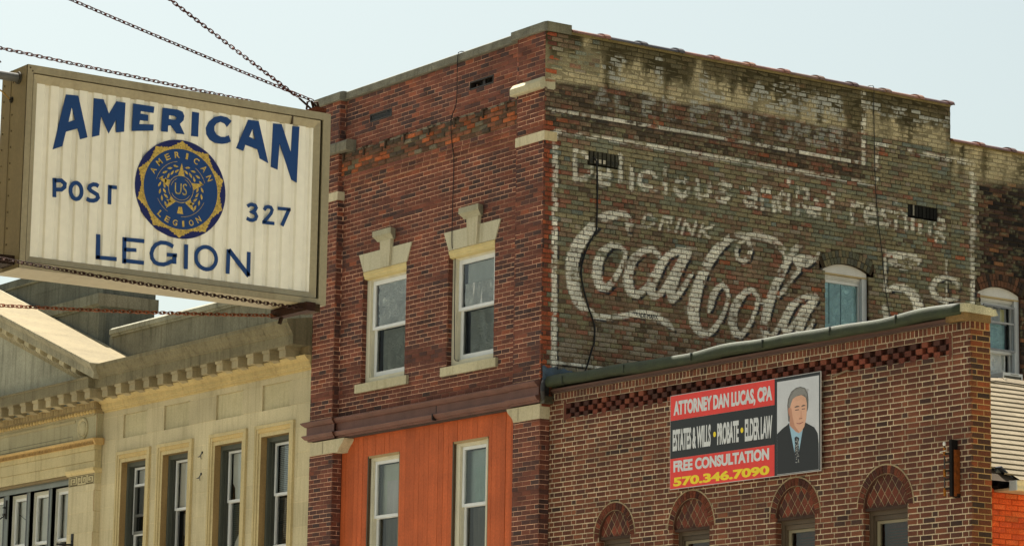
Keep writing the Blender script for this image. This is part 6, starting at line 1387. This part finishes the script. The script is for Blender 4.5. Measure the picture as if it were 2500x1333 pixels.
# ------------------------------------------------------------------ chains
def chain(P0, P1, sag, label, c=C(74, 40, 34), hook=None):
    P0 = Vector(P0); P1 = Vector(P1); L_ = (P1-P0).length; pit = .0318; N_ = int(L_/pit)
    def pos(t): return P0.lerp(P1, t)+Vector((0, 0, -4*sag*t*(1-t)))
    m = MB(); roll = random.uniform(0, 3)
    for k in range(N_):
        t0 = k/N_; t1 = (k+1)/N_; a = pos(t0); b = pos(t1); mid = (a+b)/2; ax = (b-a).normalized()
        side_ = ax.cross(Vector((0, 0, 1))).normalized(); upv = side_.cross(ax)
        roll += random.uniform(-.05, .06)
        th = roll+(math.pi/2 if k % 2 else 0)
        s_ = side_*math.cos(th)+upv*math.sin(th)
        hl, hw = pit*.5+.0055, .0088
        pts = []
        for i in range(13):
            g = 2*math.pi*i/12
            x = math.cos(g); y = math.sin(g)
            px_ = (hl-hw)*(1 if x > .01 else -1 if x < -.01 else 0)+hw*x
            pts.append(mid+ax*px_+s_*hw*y)
        pts[-1] = pts[0].copy()
        m.tube(pts, .0029, 5, jit(c, .2))
        if k % 2 == 0: kn = mid+ax*hl*.85; m.tube([kn-s_*.007, kn+s_*.007], .0062, 6, jit(c, .25))
    o = tag(m.build('support_chain', M['rust'], None, True), label, 'chain', 'chains bracing the hanging sign')
    if hook:
        h = MB(); h.tube(hook, .0065, 8, C(50, 32, 26)); h.build('hook', M['rust'], o, True)
    return o
def hookpts(p, q, up):
    p = Vector(p); q = Vector(q); d = (p-q).normalized(); n_ = Vector(up)
    return [q+d*.0, q-d*.005+n_*.018, q+d*.012+n_*.036, q+d*.045+n_*.034, q+d*.07+n_*.01, p]
chain((19.60, -15.666, 5.683), (19.827, -18.2, 5.726), .004, 'rusty chain passing behind the top edge of the box sign')
chain((19.78, -15.60, 5.708), (20.195, -18.2, 6.121), .010, 'rusty upper chain at the gentler slope, meeting the outer end of the sign top', C(74, 40, 36), hookpts((19.78, -15.55, 5.655), (19.78, -15.605, 5.70), (.0, .0, .03)))
chain((19.78, -15.70, 5.715), (20.702, -18.2, 6.494), .012, 'rusty upper chain at the steepest slope, hooked to the outer end of the sign top', C(74, 40, 36), hookpts((19.79, -15.615, 5.655), (19.785, -15.69, 5.705), (0, .0, .03)))
chain((19.92, -15.72, 4.462), (20.786, -18.2, 4.372), .012, 'dark rusty chain crossing the lower edge of the sign face', C(50, 28, 20))
chain((19.60, -15.70, 4.462), (20.421, -18.2, 4.168), .012, 'rust brown chain hanging free below the sign', C(110, 64, 40), hookpts((19.62, -15.66, 4.47), (19.60, -15.71, 4.462), (0, 0, -.025)))

# ------------------------------------------------------------------ street, pavements and the shop that carries the sign
def sheet(name, x0, x1, y0, y1, z, c, m_):
    b = MB(); b.add([(x0, y0, z), (x1, y0, z), (x1, y1, z), (x0, y1, z)], [(0, 1, 2, 3)], c)
    return tag(b.build(name, M[m_], None), None, None, None, 'structure')
sheet('ground', -400, 400, -400, 400, -.02, C(128, 124, 108), 'concrete')
sheet('road', -400, 400, -13.6, -3.9, .0, C(98, 96, 92), 'concrete')
b = MB(); b.box(Ident, -120, 120, -3.9, .16, -.02, .13, C(170, 164, 148)); tag(b.build('pavement', M['concrete'], None), None, None, None, 'structure')
b = MB(); b.box(Ident, -120, 120, -18.1, -13.6, -.02, .13, C(170, 164, 148)); tag(b.build('pavement', M['concrete'], None), None, None, None, 'structure')
shop = thing('sign_shop', (15, -18.3, 0), 'brick shop front carrying the box sign, just outside the picture on the left', 'building')
m = MB(); m.box(Ident, 4, 21.02, -28, -18.2, 0, 7.6, C(150, 140, 116)); m.build('wall', M['brick'], shop)
m = MB(); m.box(Ident, 3.95, 21.03, -28.05, -18.17, 7.6, 7.75, C(150, 146, 134)); m.build('coping', M['concrete'], shop)
